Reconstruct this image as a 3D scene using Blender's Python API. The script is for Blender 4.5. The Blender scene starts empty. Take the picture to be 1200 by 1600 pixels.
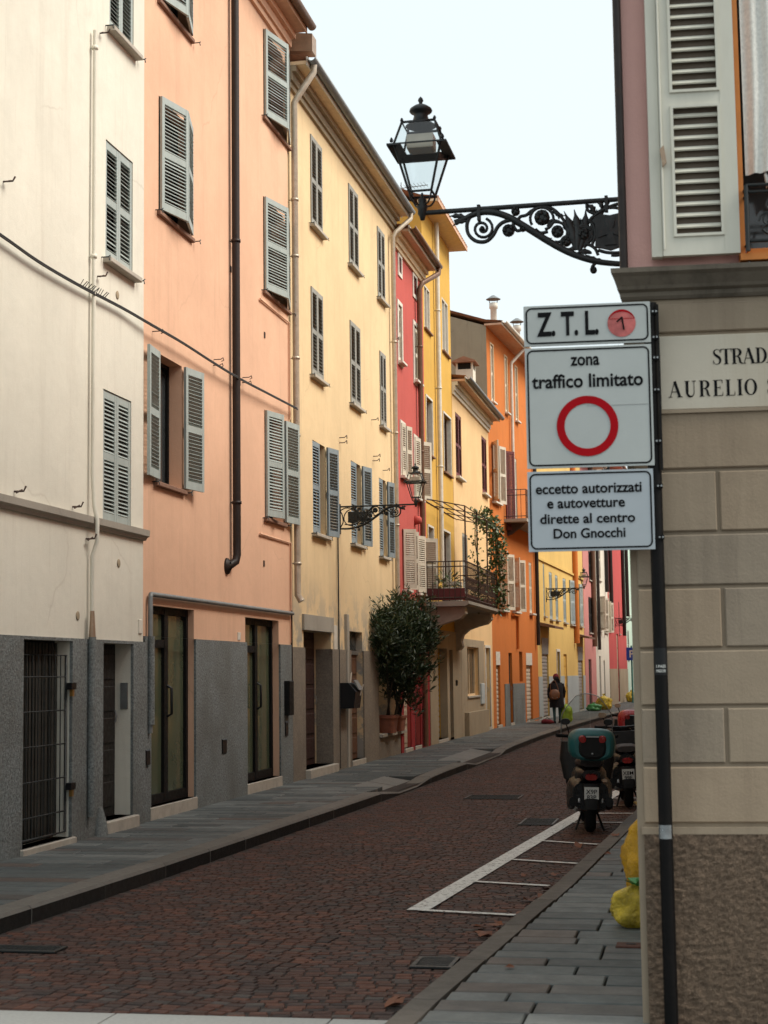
import bpy, math, random
from mathutils import Vector, Matrix
R = math.radians
rnd = random.Random(7)
SC = bpy.context.scene
COL = SC.collection

# ------------------------------------------------------------------ camera, sky, sun, exposure
FPX = 2500.0                                        # focal length in photo pixels (1200 wide)
CAM_H = 1.8
cam_rot = (Matrix.Rotation(R(11.40), 3, 'Z') @ Matrix.Rotation(R(90 + 5.815), 3, 'X') @ Matrix.Rotation(R(-0.75), 3, 'Z'))
cd = bpy.data.cameras.new('camera'); cam = bpy.data.objects.new('camera', cd); COL.objects.link(cam)
cd.sensor_fit = 'HORIZONTAL'; cd.sensor_width = 24.0; cd.lens = 24.0 * FPX / 1200.0
cd.clip_start = 0.1; cd.clip_end = 2000
cam.matrix_world = Matrix.Translation((0, 0, CAM_H)) @ cam_rot.to_4x4()
cd.dof.use_dof = True; cd.dof.focus_distance = 22.0; cd.dof.aperture_fstop = 5.0
SC.camera = cam

SUN_EL, SUN_AZ = 47.0, 88.0                         # azimuth clockwise from +Y (the street's direction)
w = bpy.data.worlds.new('World'); SC.world = w; w.use_nodes = True
nt = w.node_tree; nt.nodes.clear()
sky = nt.nodes.new('ShaderNodeTexSky'); sky.sky_type = 'NISHITA'; sky.sun_disc = False
sky.sun_elevation = R(SUN_EL); sky.sun_rotation = R(SUN_AZ); sky.air_density = 1.0; sky.dust_density = 4.0
skm = nt.nodes.new('ShaderNodeMix'); skm.data_type = 'RGBA'; skm.inputs[0].default_value = 0.86
bg = nt.nodes.new('ShaderNodeBackground'); bg.inputs[1].default_value = 0.10
out = nt.nodes.new('ShaderNodeOutputWorld')
nt.links.new(sky.outputs[0], skm.inputs[6]); skm.inputs[7].default_value = (3.46, 3.79, 3.78, 1)   # even white cloud
nt.links.new(skm.outputs[2], bg.inputs[0]); nt.links.new(bg.outputs[0], out.inputs[0])

sd = bpy.data.lights.new('sun', 'SUN'); sun = bpy.data.objects.new('sun', sd); COL.objects.link(sun)
sd.energy = 1.5; sd.angle = R(34); sd.color = (1.0, 0.935, 0.83)
az, el = R(SUN_AZ), R(SUN_EL)
sdir = Vector((math.sin(az) * math.cos(el), math.cos(az) * math.cos(el), math.sin(el)))
sun.rotation_euler = sdir.to_track_quat('Z', 'Y').to_euler(); sun.location = (10, 10, 40)
SC.view_settings.view_transform = 'Standard'; SC.view_settings.look = 'None'
SC.view_settings.exposure = 1.5; SC.view_settings.gamma = 1.0

# ------------------------------------------------------------------ helpers
def ray(px, py):
    return cam_rot @ Vector(((px - 600) / FPX, -(py - 800) / FPX, -1.0))
CAMP = Vector((0, 0, CAM_H))
def ground(px, py, z=0.0):
    d = ray(px, py); return CAMP + d * ((z - CAM_H) / d.z)
def tag(o, label, cat, group=None):
    o['label'] = label; o['category'] = cat
    if group: o['group'] = group
    return o
def thing(name, label, cat, loc=(0, 0, 0), rotz=0.0, group=None):
    o = bpy.data.objects.new(name, None); COL.objects.link(o)
    o.empty_display_size = 0.2; o.location = loc; o.rotation_euler = (0, 0, rotz)
    return tag(o, label, cat, group)

class MB:
    def __init__(s): s.v = []; s.f = []; s.sm = []; s.mi = []; s.tone = None
    def add(s, vs, fs, smooth=False, mi=0):
        b = len(s.v); s.v += [tuple(v) for v in vs]
        for f in fs: s.f.append([i + b for i in f]); s.sm.append(smooth); s.mi.append(mi)
        return s
    def box(s, x0, x1, y0, y1, z0, z1, mi=0):
        vs = [(x, y, z) for x in (x0, x1) for y in (y0, y1) for z in (z0, z1)]
        return s.add(vs, [(0, 1, 3, 2), (4, 6, 7, 5), (0, 4, 5, 1), (2, 3, 7, 6), (0, 2, 6, 4), (1, 5, 7, 3)], mi=mi)
    def bbox(s, x0, x1, y0, y1, z0, z1, b=0.01, ax=0, mi=0):
        """box whose face at the +ax side is chamfered by b"""
        lo = [x0, y0, z0]; hi = [x1, y1, z1]
        a1, a2 = [(1, 2), (0, 2), (0, 1)][ax]
        def ring(av, inset):
            r = []
            for p, q in ((0, 0), (1, 0), (1, 1), (0, 1)):
                c = [0, 0, 0]; c[ax] = av
                c[a1] = (hi[a1] - inset) if p else (lo[a1] + inset)
                c[a2] = (hi[a2] - inset) if q else (lo[a2] + inset)
                r.append(c)
            return r
        vs = ring(lo[ax], 0) + ring(hi[ax] - b, 0) + ring(hi[ax], b)
        fs = [(3, 2, 1, 0), (8, 9, 10, 11)]
        for k in (0, 4):
            for i in range(4):
                j = (i + 1) % 4; fs.append((k + i, k + j, k + 4 + j, k + 4 + i))
        return s.add(vs, fs, mi=mi)
    def obox(s, c, ax, ay, az, mi=0):
        c, ax, ay, az = map(Vector, (c, ax, ay, az))
        vs = [c + ax * i + ay * j + az * k for i in (-1, 1) for j in (-1, 1) for k in (-1, 1)]
        return s.add(vs, [(0, 1, 3, 2), (4, 6, 7, 5), (0, 4, 5, 1), (2, 3, 7, 6), (0, 2, 6, 4), (1, 5, 7, 3)], mi=mi)
    def tube(s, pts, r, n=8, caps=True, mi=0):
        pts = [Vector(p) for p in pts]; N = len(pts)
        rs = r if isinstance(r, (list, tuple)) else [r] * N
        t0 = (pts[1] - pts[0]).normalized()
        up = Vector((0, 0, 1)) if abs(t0.z) < 0.9 else Vector((1, 0, 0))
        nrm = t0.cross(up).normalized(); vs = []
        for i in range(N):
            t = (pts[min(i + 1, N - 1)] - pts[max(i - 1, 0)]).normalized()
            nrm = (nrm - t * nrm.dot(t))
            if nrm.length < 1e-6: nrm = t.orthogonal()
            nrm.normalize(); b = t.cross(nrm)
            for k in range(n):
                a = 2 * math.pi * k / n
                vs.append(pts[i] + (nrm * math.cos(a) + b * math.sin(a)) * rs[i])
        fs = [(i * n + k, i * n + (k + 1) % n, (i + 1) * n + (k + 1) % n, (i + 1) * n + k) for i in range(N - 1) for k in range(n)]
        s.add(vs, fs, True, mi)
        if caps: s.add(vs[:n], [tuple(range(n))[::-1]], mi=mi); s.add(vs[-n:], [tuple(range(n))], mi=mi)
        return s
    def lathe(s, prof, c=(0, 0, 0), n=16, mi=0):
        vs = [(c[0] + r * math.cos(2 * math.pi * k / n), c[1] + r * math.sin(2 * math.pi * k / n), c[2] + z) for r, z in prof for k in range(n)]
        fs = [(i * n + k, i * n + (k + 1) % n, (i + 1) * n + (k + 1) % n, (i + 1) * n + k) for i in range(len(prof) - 1) for k in range(n)]
        return s.add(vs, fs, True, mi)
    def loft(s, secs, n=16, mi=0, cap=True):
        """secs: (centre, half-u, half-v, u axis, v axis, power)"""
        vs = []
        for c, a, b, u, v, p in secs:
            c, u, v = Vector(c), Vector(u), Vector(v)
            for k in range(n):
                t = 2 * math.pi * k / n; ct, st = math.cos(t), math.sin(t)
                vs.append(c + u * (a * math.copysign(abs(ct) ** (2 / p), ct)) + v * (b * math.copysign(abs(st) ** (2 / p), st)))
        m = len(secs)
        fs = [(i * n + k, i * n + (k + 1) % n, (i + 1) * n + (k + 1) % n, (i + 1) * n + k) for i in range(m - 1) for k in range(n)]
        s.add(vs, fs, True, mi)
        if cap: s.add(vs[:n], [tuple(range(n))[::-1]], True, mi); s.add(vs[-n:], [tuple(range(n))], True, mi)
        return s
    def prism(s, poly, fn, a, b, mi=0):
        """poly: 2d points; fn(u, v, t) -> 3d; extruded t from a to b"""
        n = len(poly); vs = [fn(u, v, a) for u, v in poly] + [fn(u, v, b) for u, v in poly]
        fs = [tuple(range(n))[::-1], tuple(range(n, 2 * n))] + [(i, (i + 1) % n, n + (i + 1) % n, n + i) for i in range(n)]
        return s.add(vs, fs, mi=mi)
    def mesh(s, name, mat):
        m = bpy.data.meshes.new(name); m.from_pydata(s.v, [], s.f)
        for k in (mat if isinstance(mat, (list, tuple)) else [mat]): m.materials.append(k)
        m.polygons.foreach_set('use_smooth', s.sm); m.polygons.foreach_set('material_index', s.mi)
        if s.tone is not None:
            at = m.attributes.new('tone', 'FLOAT', 'FACE'); at.data.foreach_set('value', s.tone)
        m.update(); return m
    def build(s, name, mat, parent=None, loc=(0, 0, 0), rot=(0, 0, 0), kind=None):
        o = bpy.data.objects.new(name, s.mesh(name, mat)); COL.objects.link(o)
        o.parent = parent; o.location = loc; o.rotation_euler = rot
        if kind: o['kind'] = kind
        return o
def inst(name, me, parent, loc=(0, 0, 0), rot=(0, 0, 0)):
    o = bpy.data.objects.new(name, me); COL.objects.link(o); o.parent = parent; o.location = loc; o.rotation_euler = rot
    return o
def copy_tree(o, parent=None):
    c = o.copy(); COL.objects.link(c); c.parent = parent
    for ch in list(o.children): copy_tree(ch, c)
    return c

# ------------------------------------------------------------------ materials
def newmat(name):
    m = bpy.data.materials.new(name); m.use_nodes = True; t = m.node_tree
    return m, t, t.nodes['Principled BSDF']
def N(t, k, **kw):
    n = t.nodes.new(k)
    for a, b in kw.items():
        if a in n.inputs: n.inputs[a].default_value = b
        else: setattr(n, a, b)
    return n
def mixc(t, fac, a, b, mode='MIX'):
    m = t.nodes.new('ShaderNodeMix'); m.data_type = 'RGBA'; m.blend_type = mode
    for i, v in ((0, fac), (6, a), (7, b)):
        if hasattr(v, 'links'): t.links.new(v, m.inputs[i])
        elif i == 0: m.inputs[0].default_value = v
        else: m.inputs[i].default_value = (*v, 1)
    return m.outputs[2]
def noise(t, co, scale, detail=4, rough=0.6, mp=None):
    if mp:
        q = N(t, 'ShaderNodeMapping'); q.inputs['Scale'].default_value = mp; t.links.new(co, q.inputs[0]); co = q.outputs[0]
    n = N(t, 'ShaderNodeTexNoise', Scale=scale, Detail=detail, Roughness=rough); t.links.new(co, n.inputs['Vector'])
    return n.outputs['Fac']
def ramp(t, f, a, b, ca=0.0, cb=1.0):
    q = N(t, 'ShaderNodeMapRange'); q.inputs[1].default_value = a; q.inputs[2].default_value = b; q.inputs[3].default_value = ca; q.inputs[4].default_value = cb
    t.links.new(f, q.inputs[0]); return q.outputs[0]
def bump(t, bs, h, dist, strength=1.0):
    b = N(t, 'ShaderNodeBump', Strength=strength, Distance=dist); t.links.new(h, b.inputs['Height'])
    if bs.inputs['Normal'].links: t.links.new(bs.inputs['Normal'].links[0].from_socket, b.inputs['Normal'])
    t.links.new(b.outputs[0], bs.inputs['Normal'])
def sc(c, k): return tuple(min(1, x * k) for x in c)

def plaster(name, col, dirt=(0.30, 0.25, 0.19), stain=0.35, var=0.12, bmp=0.004, patch=None):
    m, t, bs = newmat(name); co = N(t, 'ShaderNodeTexCoord').outputs['Object']
    n1 = noise(t, co, 0.55, 6, 0.65); c = mixc(t, ramp(t, n1, 0.3, 0.7), sc(col, 1 - var), sc(col, 1 + var * 0.6))
    n2 = noise(t, co, 1.0, 5, 0.7, (3.0, 3.0, 0.22)); c = mixc(t, ramp(t, n2, 0.52, 0.85, 0, stain), c, dirt)
    n4 = noise(t, co, 6.0, 8, 0.75); c = mixc(t, ramp(t, n4, 0.42, 0.75, 0, 0.22), c, sc(col, 0.78))
    n5 = noise(t, co, 2.2, 10, 0.8); c = mixc(t, ramp(t, n5, 0.66, 0.72, 0, 0.32), c, sc(col, 1.14))
    vw = N(t, 'ShaderNodeTexVoronoi', feature='DISTANCE_TO_EDGE', Scale=0.42); wv = mixc(t, 0.35, (0, 0, 0), (0, 0, 0)); wn = wv.node
    nz = N(t, 'ShaderNodeTexNoise', Scale=1.6, Detail=5.0); t.links.new(co, nz.inputs['Vector']); t.links.new(co, wn.inputs[6]); t.links.new(nz.outputs['Color'], wn.inputs[7]); t.links.new(wv, vw.inputs['Vector'])
    ck = N(t, 'ShaderNodeMath', operation='MULTIPLY'); t.links.new(ramp(t, vw.outputs['Distance'], 0.0, 0.006, 1, 0), ck.inputs[0]); t.links.new(ramp(t, noise(t, co, 0.5, 3), 0.5, 0.6, 0, 0.4), ck.inputs[1])
    c = mixc(t, ck.outputs[0], c, dirt)              # hairline cracks, in places only
    n6 = noise(t, co, 0.22, 3, 0.5); c = mixc(t, ramp(t, n6, 0.42, 0.62, 0, 0.28), c, sc(col, 1.12))
    n7 = noise(t, co, 1.0, 8, 0.8, (9.0, 9.0, 0.35)); c = mixc(t, ramp(t, n7, 0.56, 0.78, 0, stain * .8), c, dirt)
    n8 = noise(t, co, 0.9, 9, 0.72); c = mixc(t, ramp(t, n8, 0.55, 0.60, 0, 0.16), c, sc(col, 0.82))
    if patch:                                      # fallen-off paint showing grey render, where the wall is damp
        z = N(t, 'ShaderNodeSeparateXYZ'); t.links.new(co, z.inputs[0])
        mp = N(t, 'ShaderNodeMath', operation='MULTIPLY'); t.links.new(ramp(t, z.outputs[2], patch[0], patch[1], 1, 0), mp.inputs[0])
        t.links.new(ramp(t, noise(t, co, 1.7, 7, 0.7), 0.47, 0.55), mp.inputs[1]); c = mixc(t, mp.outputs[0], c, patch[2])
    t.links.new(c, bs.inputs['Base Color']); bs.inputs['Roughness'].default_value = 0.92; bs.inputs['Specular IOR Level'].default_value = 0.2
    bump(t, bs, noise(t, co, 3.0, 8, 0.6), bmp * 4, 0.5); bump(t, bs, noise(t, co, 70, 4, 0.7), bmp, 0.6)
    return m
def roughcast(name, col, col2, scale=55, bmp=0.012, contrast=(0.38, 0.62), big=0.35, dirt=None):
    m, t, bs = newmat(name); co = N(t, 'ShaderNodeTexCoord').outputs['Object']
    n1 = noise(t, co, scale, 5, 0.75); c = mixc(t, ramp(t, n1, *contrast), col2, col)
    n2 = noise(t, co, 1.3, 5, 0.65); c = mixc(t, ramp(t, n2, 0.4, 0.75, 0, big), c, dirt or sc(col2, 0.9))
    t.links.new(c, bs.inputs['Base Color']); bs.inputs['Roughness'].default_value = 0.95; bs.inputs['Specular IOR Level'].default_value = 0.15
    bump(t, bs, n1, bmp, 1.0); return m
def paint(name, col, rough=0.55, metal=0.0, var=0.15, scale=7, bmp=0.0, spec=0.4, rust=None, mp=None, rnd_obj=0.0):
    m, t, bs = newmat(name); tc = N(t, 'ShaderNodeTexCoord'); co = tc.outputs['Object']
    n1 = noise(t, co, scale, 6, 0.65, mp); c = mixc(t, ramp(t, n1, 0.3, 0.7), sc(col, 1 - var), sc(col, 1 + var))
    if rust: c = mixc(t, ramp(t, noise(t, co, scale * 2.3, 7, 0.75), 0.56, 0.68, 0, 0.8), c, rust)
    if rnd_obj:
        oi = N(t, 'ShaderNodeObjectInfo'); c = mixc(t, 1.0, c, (1, 1, 1), 'MULTIPLY'); mm = c.node
        cr = N(t, 'ShaderNodeCombineColor'); q = ramp(t, oi.outputs['Random'], 0, 1, 1 - rnd_obj, 1 + rnd_obj)
        for i in range(3): t.links.new(q, cr.inputs[i])
        t.links.new(cr.outputs[0], mm.inputs[7])
    t.links.new(c, bs.inputs['Base Color']); bs.inputs['Roughness'].default_value = rough; bs.inputs['Metallic'].default_value = metal
    bs.inputs['Specular IOR Level'].default_value = spec
    t.links.new(ramp(t, noise(t, co, scale * 3, 4), 0.3, 0.7, max(0.03, rough - 0.1), min(1, rough + 0.12)), bs.inputs['Roughness'])
    if bmp: bump(t, bs, noise(t, co, scale * 4, 6, 0.7, mp), bmp, 0.7)
    return m
def stone(name, cols, rough=0.8, tone=True, bmp=0.004, scale=9, spec=0.35, dirt=0.35):
    """paving: the tone comes from the piece (object) or the face attribute"""
    m, t, bs = newmat(name); tc = N(t, 'ShaderNodeTexCoord'); geo = N(t, 'ShaderNodeNewGeometry'); co = geo.outputs['Position']
    if tone == 'attr': q = N(t, 'ShaderNodeAttribute', attribute_name='tone'); f = q.outputs['Fac']
    else: q = N(t, 'ShaderNodeObjectInfo'); f = q.outputs['Random']
    cr = N(t, 'ShaderNodeValToRGB'); e = cr.color_ramp.elements; k = len(cols)
    e[0].position = 0; e[0].color = (*cols[0], 1); e[1].position = 1; e[1].color = (*cols[-1], 1)
    for i in range(1, k - 1): x = e.new(i / (k - 1)); x.color = (*cols[i], 1)
    t.links.new(f, cr.inputs[0]); c = cr.outputs[0]
    n1 = noise(t, co, scale, 7, 0.75); c = mixc(t, ramp(t, n1, 0.35, 0.75, 0, 0.45), c, sc(cols[0], 0.7))
    n2 = noise(t, co, 0.7, 5, 0.65); c = mixc(t, ramp(t, n2, 0.42, 0.72, 0, dirt), c, sc(cols[0], 0.55))
    t.links.new(c, bs.inputs['Base Color']); bs.inputs['Specular IOR Level'].default_value = spec
    t.links.new(ramp(t, n1, 0.3, 0.7, rough - 0.12, min(1, rough + 0.1)), bs.inputs['Roughness'])
    bump(t, bs, noise(t, co, scale * 5, 6, 0.7), bmp, 0.8); return m
def glass_thin(name, tint=(0.9, 0.95, 0.95), a=0.12, rough=0.03):
    m, t, bs = newmat(name); tr = N(t, 'ShaderNodeBsdfTransparent'); tr.inputs[0].default_value = (*tint, 1)
    gl = N(t, 'ShaderNodeBsdfGlossy', Roughness=rough); mx = N(t, 'ShaderNodeMixShader'); mx.inputs[0].default_value = a
    t.links.new(tr.outputs[0], mx.inputs[1]); t.links.new(gl.outputs[0], mx.inputs[2])
    t.links.new(mx.outputs[0], t.nodes['Material Output'].inputs[0]); t.nodes.remove(bs); return m
def leafmat(name, a, b):
    m, t, bs = newmat(name); g = N(t, 'ShaderNodeNewGeometry'); n = noise(t, g.outputs['Position'], 5, 4)
    c = mixc(t, ramp(t, n, 0.3, 0.7), a, b)
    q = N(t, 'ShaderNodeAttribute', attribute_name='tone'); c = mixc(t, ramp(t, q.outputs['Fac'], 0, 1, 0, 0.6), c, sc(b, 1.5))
    t.links.new(c, bs.inputs['Base Color']); bs.inputs['Roughness'].default_value = 0.5; return m

M = {}
M['white'] = plaster('white_plaster', (0.69, 0.66, 0.565), (0.40, 0.34, 0.27), 0.5)
M['pink'] = plaster('peach_plaster', (0.72, 0.445, 0.30), (0.47, 0.29, 0.20), 0.6)
M['yellow'] = plaster('yellow_plaster', (0.73, 0.55, 0.325), (0.42, 0.33, 0.21), 0.65, patch=(2.2, 3.5, (0.33, 0.31, 0.27)))
M['red'] = plaster('red_plaster', (0.50, 0.105, 0.088), (0.32, 0.06, 0.055), 0.4)
M['ochre'] = plaster('ochre_plaster', (0.62, 0.37, 0.08), (0.42, 0.27, 0.09), 0.5)
M['pale'] = plaster('pale_orange_plaster', (0.76, 0.52, 0.27), (0.52, 0.32, 0.16), 0.5)
M['orange'] = plaster('orange_plaster', (0.56, 0.175, 0.042), (0.34, 0.12, 0.04), 0.45)
M['gable'] = plaster('bare_render', (0.33, 0.28, 0.20), (0.12, 0.10, 0.08), 0.75, 0.2)
M['yellow2'] = plaster('warm_yellow_plaster', (0.66, 0.45, 0.15), (0.42, 0.29, 0.1), 0.35)
M['pink2'] = plaster('rose_plaster', (0.54, 0.23, 0.21), (0.36, 0.18, 0.15), 0.35)
M['cream2'] = plaster('cream_plaster', (0.68, 0.64, 0.54), (0.42, 0.38, 0.3), 0.35)
M['red2'] = plaster('bright_red_plaster', (0.48, 0.085, 0.08), (0.32, 0.07, 0.06), 0.3)
M['mint'] = plaster('mint_plaster', (0.52, 0.66, 0.55), (0.3, 0.4, 0.33), 0.3)
M['rose_wall'] = plaster('dusty_rose_plaster', (0.66, 0.385, 0.34), (0.36, 0.22, 0.19), 0.5)
M['taupe'] = plaster('taupe_plaster', (0.33, 0.262, 0.19), (0.17, 0.125, 0.09), 0.6, 0.15, 0.003)
M['plinth'] = roughcast('grey_pebbledash', (0.34, 0.365, 0.358), (0.075, 0.085, 0.085), 34, 0.018, (0.3, 0.7), 0.75, (0.13, 0.125, 0.112))
M['plinth_y'] = roughcast('brown_grey_render', (0.33, 0.28, 0.22), (0.14, 0.12, 0.10), 45, 0.008, (0.3, 0.7), 0.5)
M['plinth_b'] = plaster('brown_stone_render', (0.36, 0.29, 0.20), (0.16, 0.13, 0.10), 0.55, 0.2)
M['plinth_blue'] = plaster('pale_blue_render', (0.38, 0.42, 0.42), (0.26, 0.27, 0.27), 0.3)
M['rough_brown'] = roughcast('brown_roughcast', (0.33, 0.24, 0.17), (0.15, 0.105, 0.075), 62, 0.03, (0.3, 0.7), 0.35)
M['cornice'] = plaster('weathered_stone', (0.21, 0.178, 0.14), (0.025, 0.022, 0.019), 1.0, 0.45)
M['stone_trim'] = plaster('grey_stone_trim', (0.36, 0.33, 0.28), (0.16, 0.14, 0.12), 0.5, 0.2)
M['marble'] = plaster('plaque_marble', (0.55, 0.50, 0.41), (0.36, 0.28, 0.18), 0.6, 0.12, 0.001)
M['sill'] = paint('pale_sill_stone', (0.42, 0.38, 0.32), 0.85, bmp=0.002)
M['sill_brown'] = paint('brown_sill', (0.22, 0.12, 0.08), 0.8)
M['trim_white'] = paint('white_trim', (0.64, 0.60, 0.52), 0.7)
M['sh_green'] = paint('grey_green_shutter', (0.34, 0.385, 0.365), 0.6, var=0.1, mp=(1, 1, 0.25))
M['sh_blue'] = paint('blue_grey_shutter', (0.215, 0.26, 0.285), 0.6, var=0.12, mp=(1, 1, 0.25))
M['sh_dark'] = paint('dark_grey_shutter', (0.275, 0.27, 0.24), 0.65, var=0.15, mp=(1, 1, 0.25))
M['sh_cream'] = paint('cream_shutter', (0.58, 0.52, 0.42), 0.6, var=0.08)
M['sh_red'] = paint('oxblood_shutter', (0.13, 0.028, 0.028), 0.55)
M['sh_sage'] = paint('sage_shutter', (0.36, 0.42, 0.42), 0.6, var=0.08)
M['sh_right'] = paint('grey_cream_shutter', (0.62, 0.60, 0.51), 0.6, var=0.09, scale=4, mp=(1, 1, 0.3), bmp=0.0008)
M['pipe_dark'] = paint('dark_brown_pipe', (0.022, 0.015, 0.013), 0.5, rust=(0.05, 0.024, 0.014), spec=0.3)
M['pipe_copper'] = paint('copper_pipe', (0.34, 0.235, 0.16), 0.42, 0.35, rust=(0.42, 0.36, 0.26))
M['pipe_zinc'] = paint('pale_copper_pipe', (0.50, 0.43, 0.34), 0.35, 0.3, rust=(0.34, 0.25, 0.17))
M['pipe_white'] = paint('cream_pipe', (0.62, 0.58, 0.50), 0.5)
M['pipe_grey'] = paint('grey_pipe', (0.19, 0.20, 0.20), 0.5, 0.2)
M['pipe_brown'] = paint('brown_pipe', (0.16, 0.085, 0.05), 0.5, 0.2)
M['iron'] = paint('dark_cast_iron', (0.012, 0.015, 0.015), 0.5, 0.1, var=0.4, bmp=0.002, spec=0.5, rust=(0.03, 0.02, 0.015))
M['iron_rust'] = paint('rusty_iron', (0.055, 0.032, 0.024), 0.7, 0.1, rust=(0.15, 0.06, 0.03))
M['black'] = paint('black_paint', (0.007, 0.007, 0.008), 0.4, spec=0.3)
M['pole'] = paint('black_pole', (0.0045, 0.0038, 0.0038), 0.5, 0.0, rust=(0.012, 0.008, 0.007), spec=0.15)
M['cable'] = paint('black_cable', (0.03, 0.028, 0.026), 0.6)
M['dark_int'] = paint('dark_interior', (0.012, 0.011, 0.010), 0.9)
M['pane'] = paint('dark_pane', (0.035, 0.04, 0.042), 0.06, spec=0.6)
M['pane_sky'] = paint('reflecting_pane', (0.78, 0.82, 0.84), 0.05, 1.0, var=.03, spec=1.0)
M['pane_sky'].node_tree.nodes['Principled BSDF'].inputs['Metallic'].default_value = 1.0
M['pane_green'] = paint('green_glass', (0.075, 0.090, 0.055), 0.14, spec=0.45, var=0.12, scale=1.2)
M['frame_dark'] = paint('dark_door_frame', (0.010, 0.0095, 0.009), 0.6, spec=0.15)
M['door_brown'] = paint('brown_wood', (0.10, 0.046, 0.024), 0.6, var=0.3, scale=5, mp=(1, 1, 0.15), bmp=0.002)
M['door_oxblood'] = paint('oxblood_wood', (0.030, 0.011, 0.009), 0.65, var=0.25, mp=(1, 1, 0.2))
M['door_black'] = paint('dark_wood', (0.012, 0.009, 0.007), 0.6)
M['door_beige'] = paint('beige_door', (0.42, 0.34, 0.25), 0.7)
M['door_blue'] = paint('pale_blue_door', (0.45, 0.50, 0.51), 0.6)
M['roller'] = paint('grey_roller_shutter', (0.36, 0.35, 0.33), 0.5, 0.3)
M['roller_cream'] = paint('cream_roller_shutter', (0.56, 0.49, 0.39), 0.6)
M['curtain'] = paint('strip_curtain', (0.035, 0.033, 0.027), 0.8, scale=20, mp=(1, 1, 0.02))
M['lace'] = paint('white_lace', (0.74, 0.73, 0.68), 0.9, var=0.14, scale=55, bmp=0.003)
M['tile'] = paint('clay_roof_tile', (0.30, 0.15, 0.09), 0.85, var=0.35, scale=3, bmp=0.004)
M['soffit'] = paint('timber_soffit', (0.68, 0.52, 0.33), 0.8, var=0.12)
M['soffit_pink'] = paint('painted_soffit', (0.58, 0.36, 0.24), 0.8, var=0.1)
M['terracotta'] = paint('terracotta_pot', (0.24, 0.085, 0.05), 0.8, var=0.2, scale=8, bmp=0.002)
M['orange_paint'] = paint('orange_frame_paint', (0.60, 0.20, 0.035), 0.5, var=0.08)
M['sign_white'] = paint('sign_white', (0.43, 0.455, 0.44), 0.45, var=0.05, scale=3)
M['sign_edge'] = paint('sign_grey_edge', (0.36, 0.37, 0.36), 0.45, var=0.05)
M['sign_blue'] = paint('sign_cool_white', (0.39, 0.43, 0.46), 0.45, var=0.05, scale=3)
M['ink'] = paint('black_lettering', (0.005, 0.005, 0.006), 0.6, spec=0.1)
M['sign_red'] = paint('sign_red', (0.36, 0.004, 0.009), 0.6, var=0.08, spec=0.08)
M['sign_pink'] = paint('faded_red_disc', (0.50, 0.12, 0.11), 0.45, var=0.35, scale=14)
M['steel'] = paint('galvanised_steel', (0.30, 0.31, 0.31), 0.4, 0.8)
M['scoot'] = paint('black_scooter_paint', (0.006, 0.006, 0.007), 0.3, spec=0.35, scale=3)
M['scoot_dark'] = paint('dark_plastic', (0.008, 0.008, 0.008), 0.6, spec=.2)
M['teal'] = paint('teal_case', (0.007, 0.082, 0.086), 0.4, var=0.1, spec=0.5)
M['tyre'] = paint('tyre_rubber', (0.008, 0.008, 0.008), 0.85, spec=.15)
M['red_lens'] = paint('red_lens', (0.20, 0.008, 0.008), 0.2, spec=0.6)
M['red_case'] = paint('red_case', (0.32, 0.02, 0.02), 0.3, spec=0.5)
M['plate'] = paint('number_plate', (0.55, 0.55, 0.52), 0.5)
M['seat'] = paint('scooter_seat', (0.03, 0.022, 0.019), 0.7)
M['bag_y'] = paint('yellow_bin_bag', (0.56, 0.30, 0.012), 0.3, var=0.3, scale=6, bmp=0.045, spec=0.5)
M['bag_yg'] = paint('thin_yellow_bag', (0.55, 0.40, 0.035), 0.28, var=0.55, scale=6, bmp=0.05, spec=0.5)
M['bag_g'] = paint('green_bin_bag', (0.06, 0.27, 0.07), 0.35, var=0.2, scale=8, bmp=0.01, spec=0.5)
M['bag_lime'] = paint('lime_bag', (0.33, 0.48, 0.04), 0.4, var=0.2, scale=8, bmp=0.01)
M['line'] = None
M['coat'] = paint('black_coat', (0.012, 0.012, 0.015), 0.85)
M['trouser'] = paint('teal_trousers', (0.03, 0.075, 0.08), 0.85)
M['skin'] = paint('skin', (0.42, 0.24, 0.17), 0.6, var=0.05)
M['hat'] = paint('maroon_hat', (0.16, 0.018, 0.025), 0.85)
M['bag_brown'] = paint('brown_leather', (0.16, 0.065, 0.028), 0.5)
M['leaf'] = leafmat('oleander_leaf', (0.010, 0.021, 0.007), (0.030, 0.052, 0.014))
M['vine'] = leafmat('vine_leaf', (0.03, 0.05, 0.014), (0.07, 0.11, 0.03))
M['stem'] = paint('plant_stem', (0.045, 0.038, 0.026), 0.8)
M['dry_leaf'] = paint('fallen_leaf', (0.16, 0.055, 0.025), 0.7, var=0.4, scale=2)
M['sett'] = stone('porphyry_sett', [(0.040, 0.028, 0.025), (0.105, 0.042, 0.028), (0.062, 0.034, 0.026), (0.150, 0.058, 0.036), (0.055, 0.043, 0.040), (0.092, 0.043, 0.031), (0.085, 0.070, 0.062)], 0.75, 'attr', 0.002, 14, 0.25, 0.45)
M['road_base'] = paint('road_joint_sand', (0.036, 0.026, 0.021), 0.95, var=0.3, bmp=0.004)
slabc = [(0.055, 0.060, 0.059), (0.131, 0.144, 0.139), (0.078, 0.089, 0.088), (0.211, 0.217, 0.205), (0.089, 0.098, 0.095), (0.125, 0.091, 0.073), (0.148, 0.157, 0.150), (0.066, 0.074, 0.072)]
M['slab'] = stone('paving_slab', slabc, 0.7, True, 0.003, 6, 0.4, 0.4)
M['slab_far'] = stone('paving_slab_far', slabc, 0.7, 'attr', 0.003, 6, 0.4, 0.4)
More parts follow.
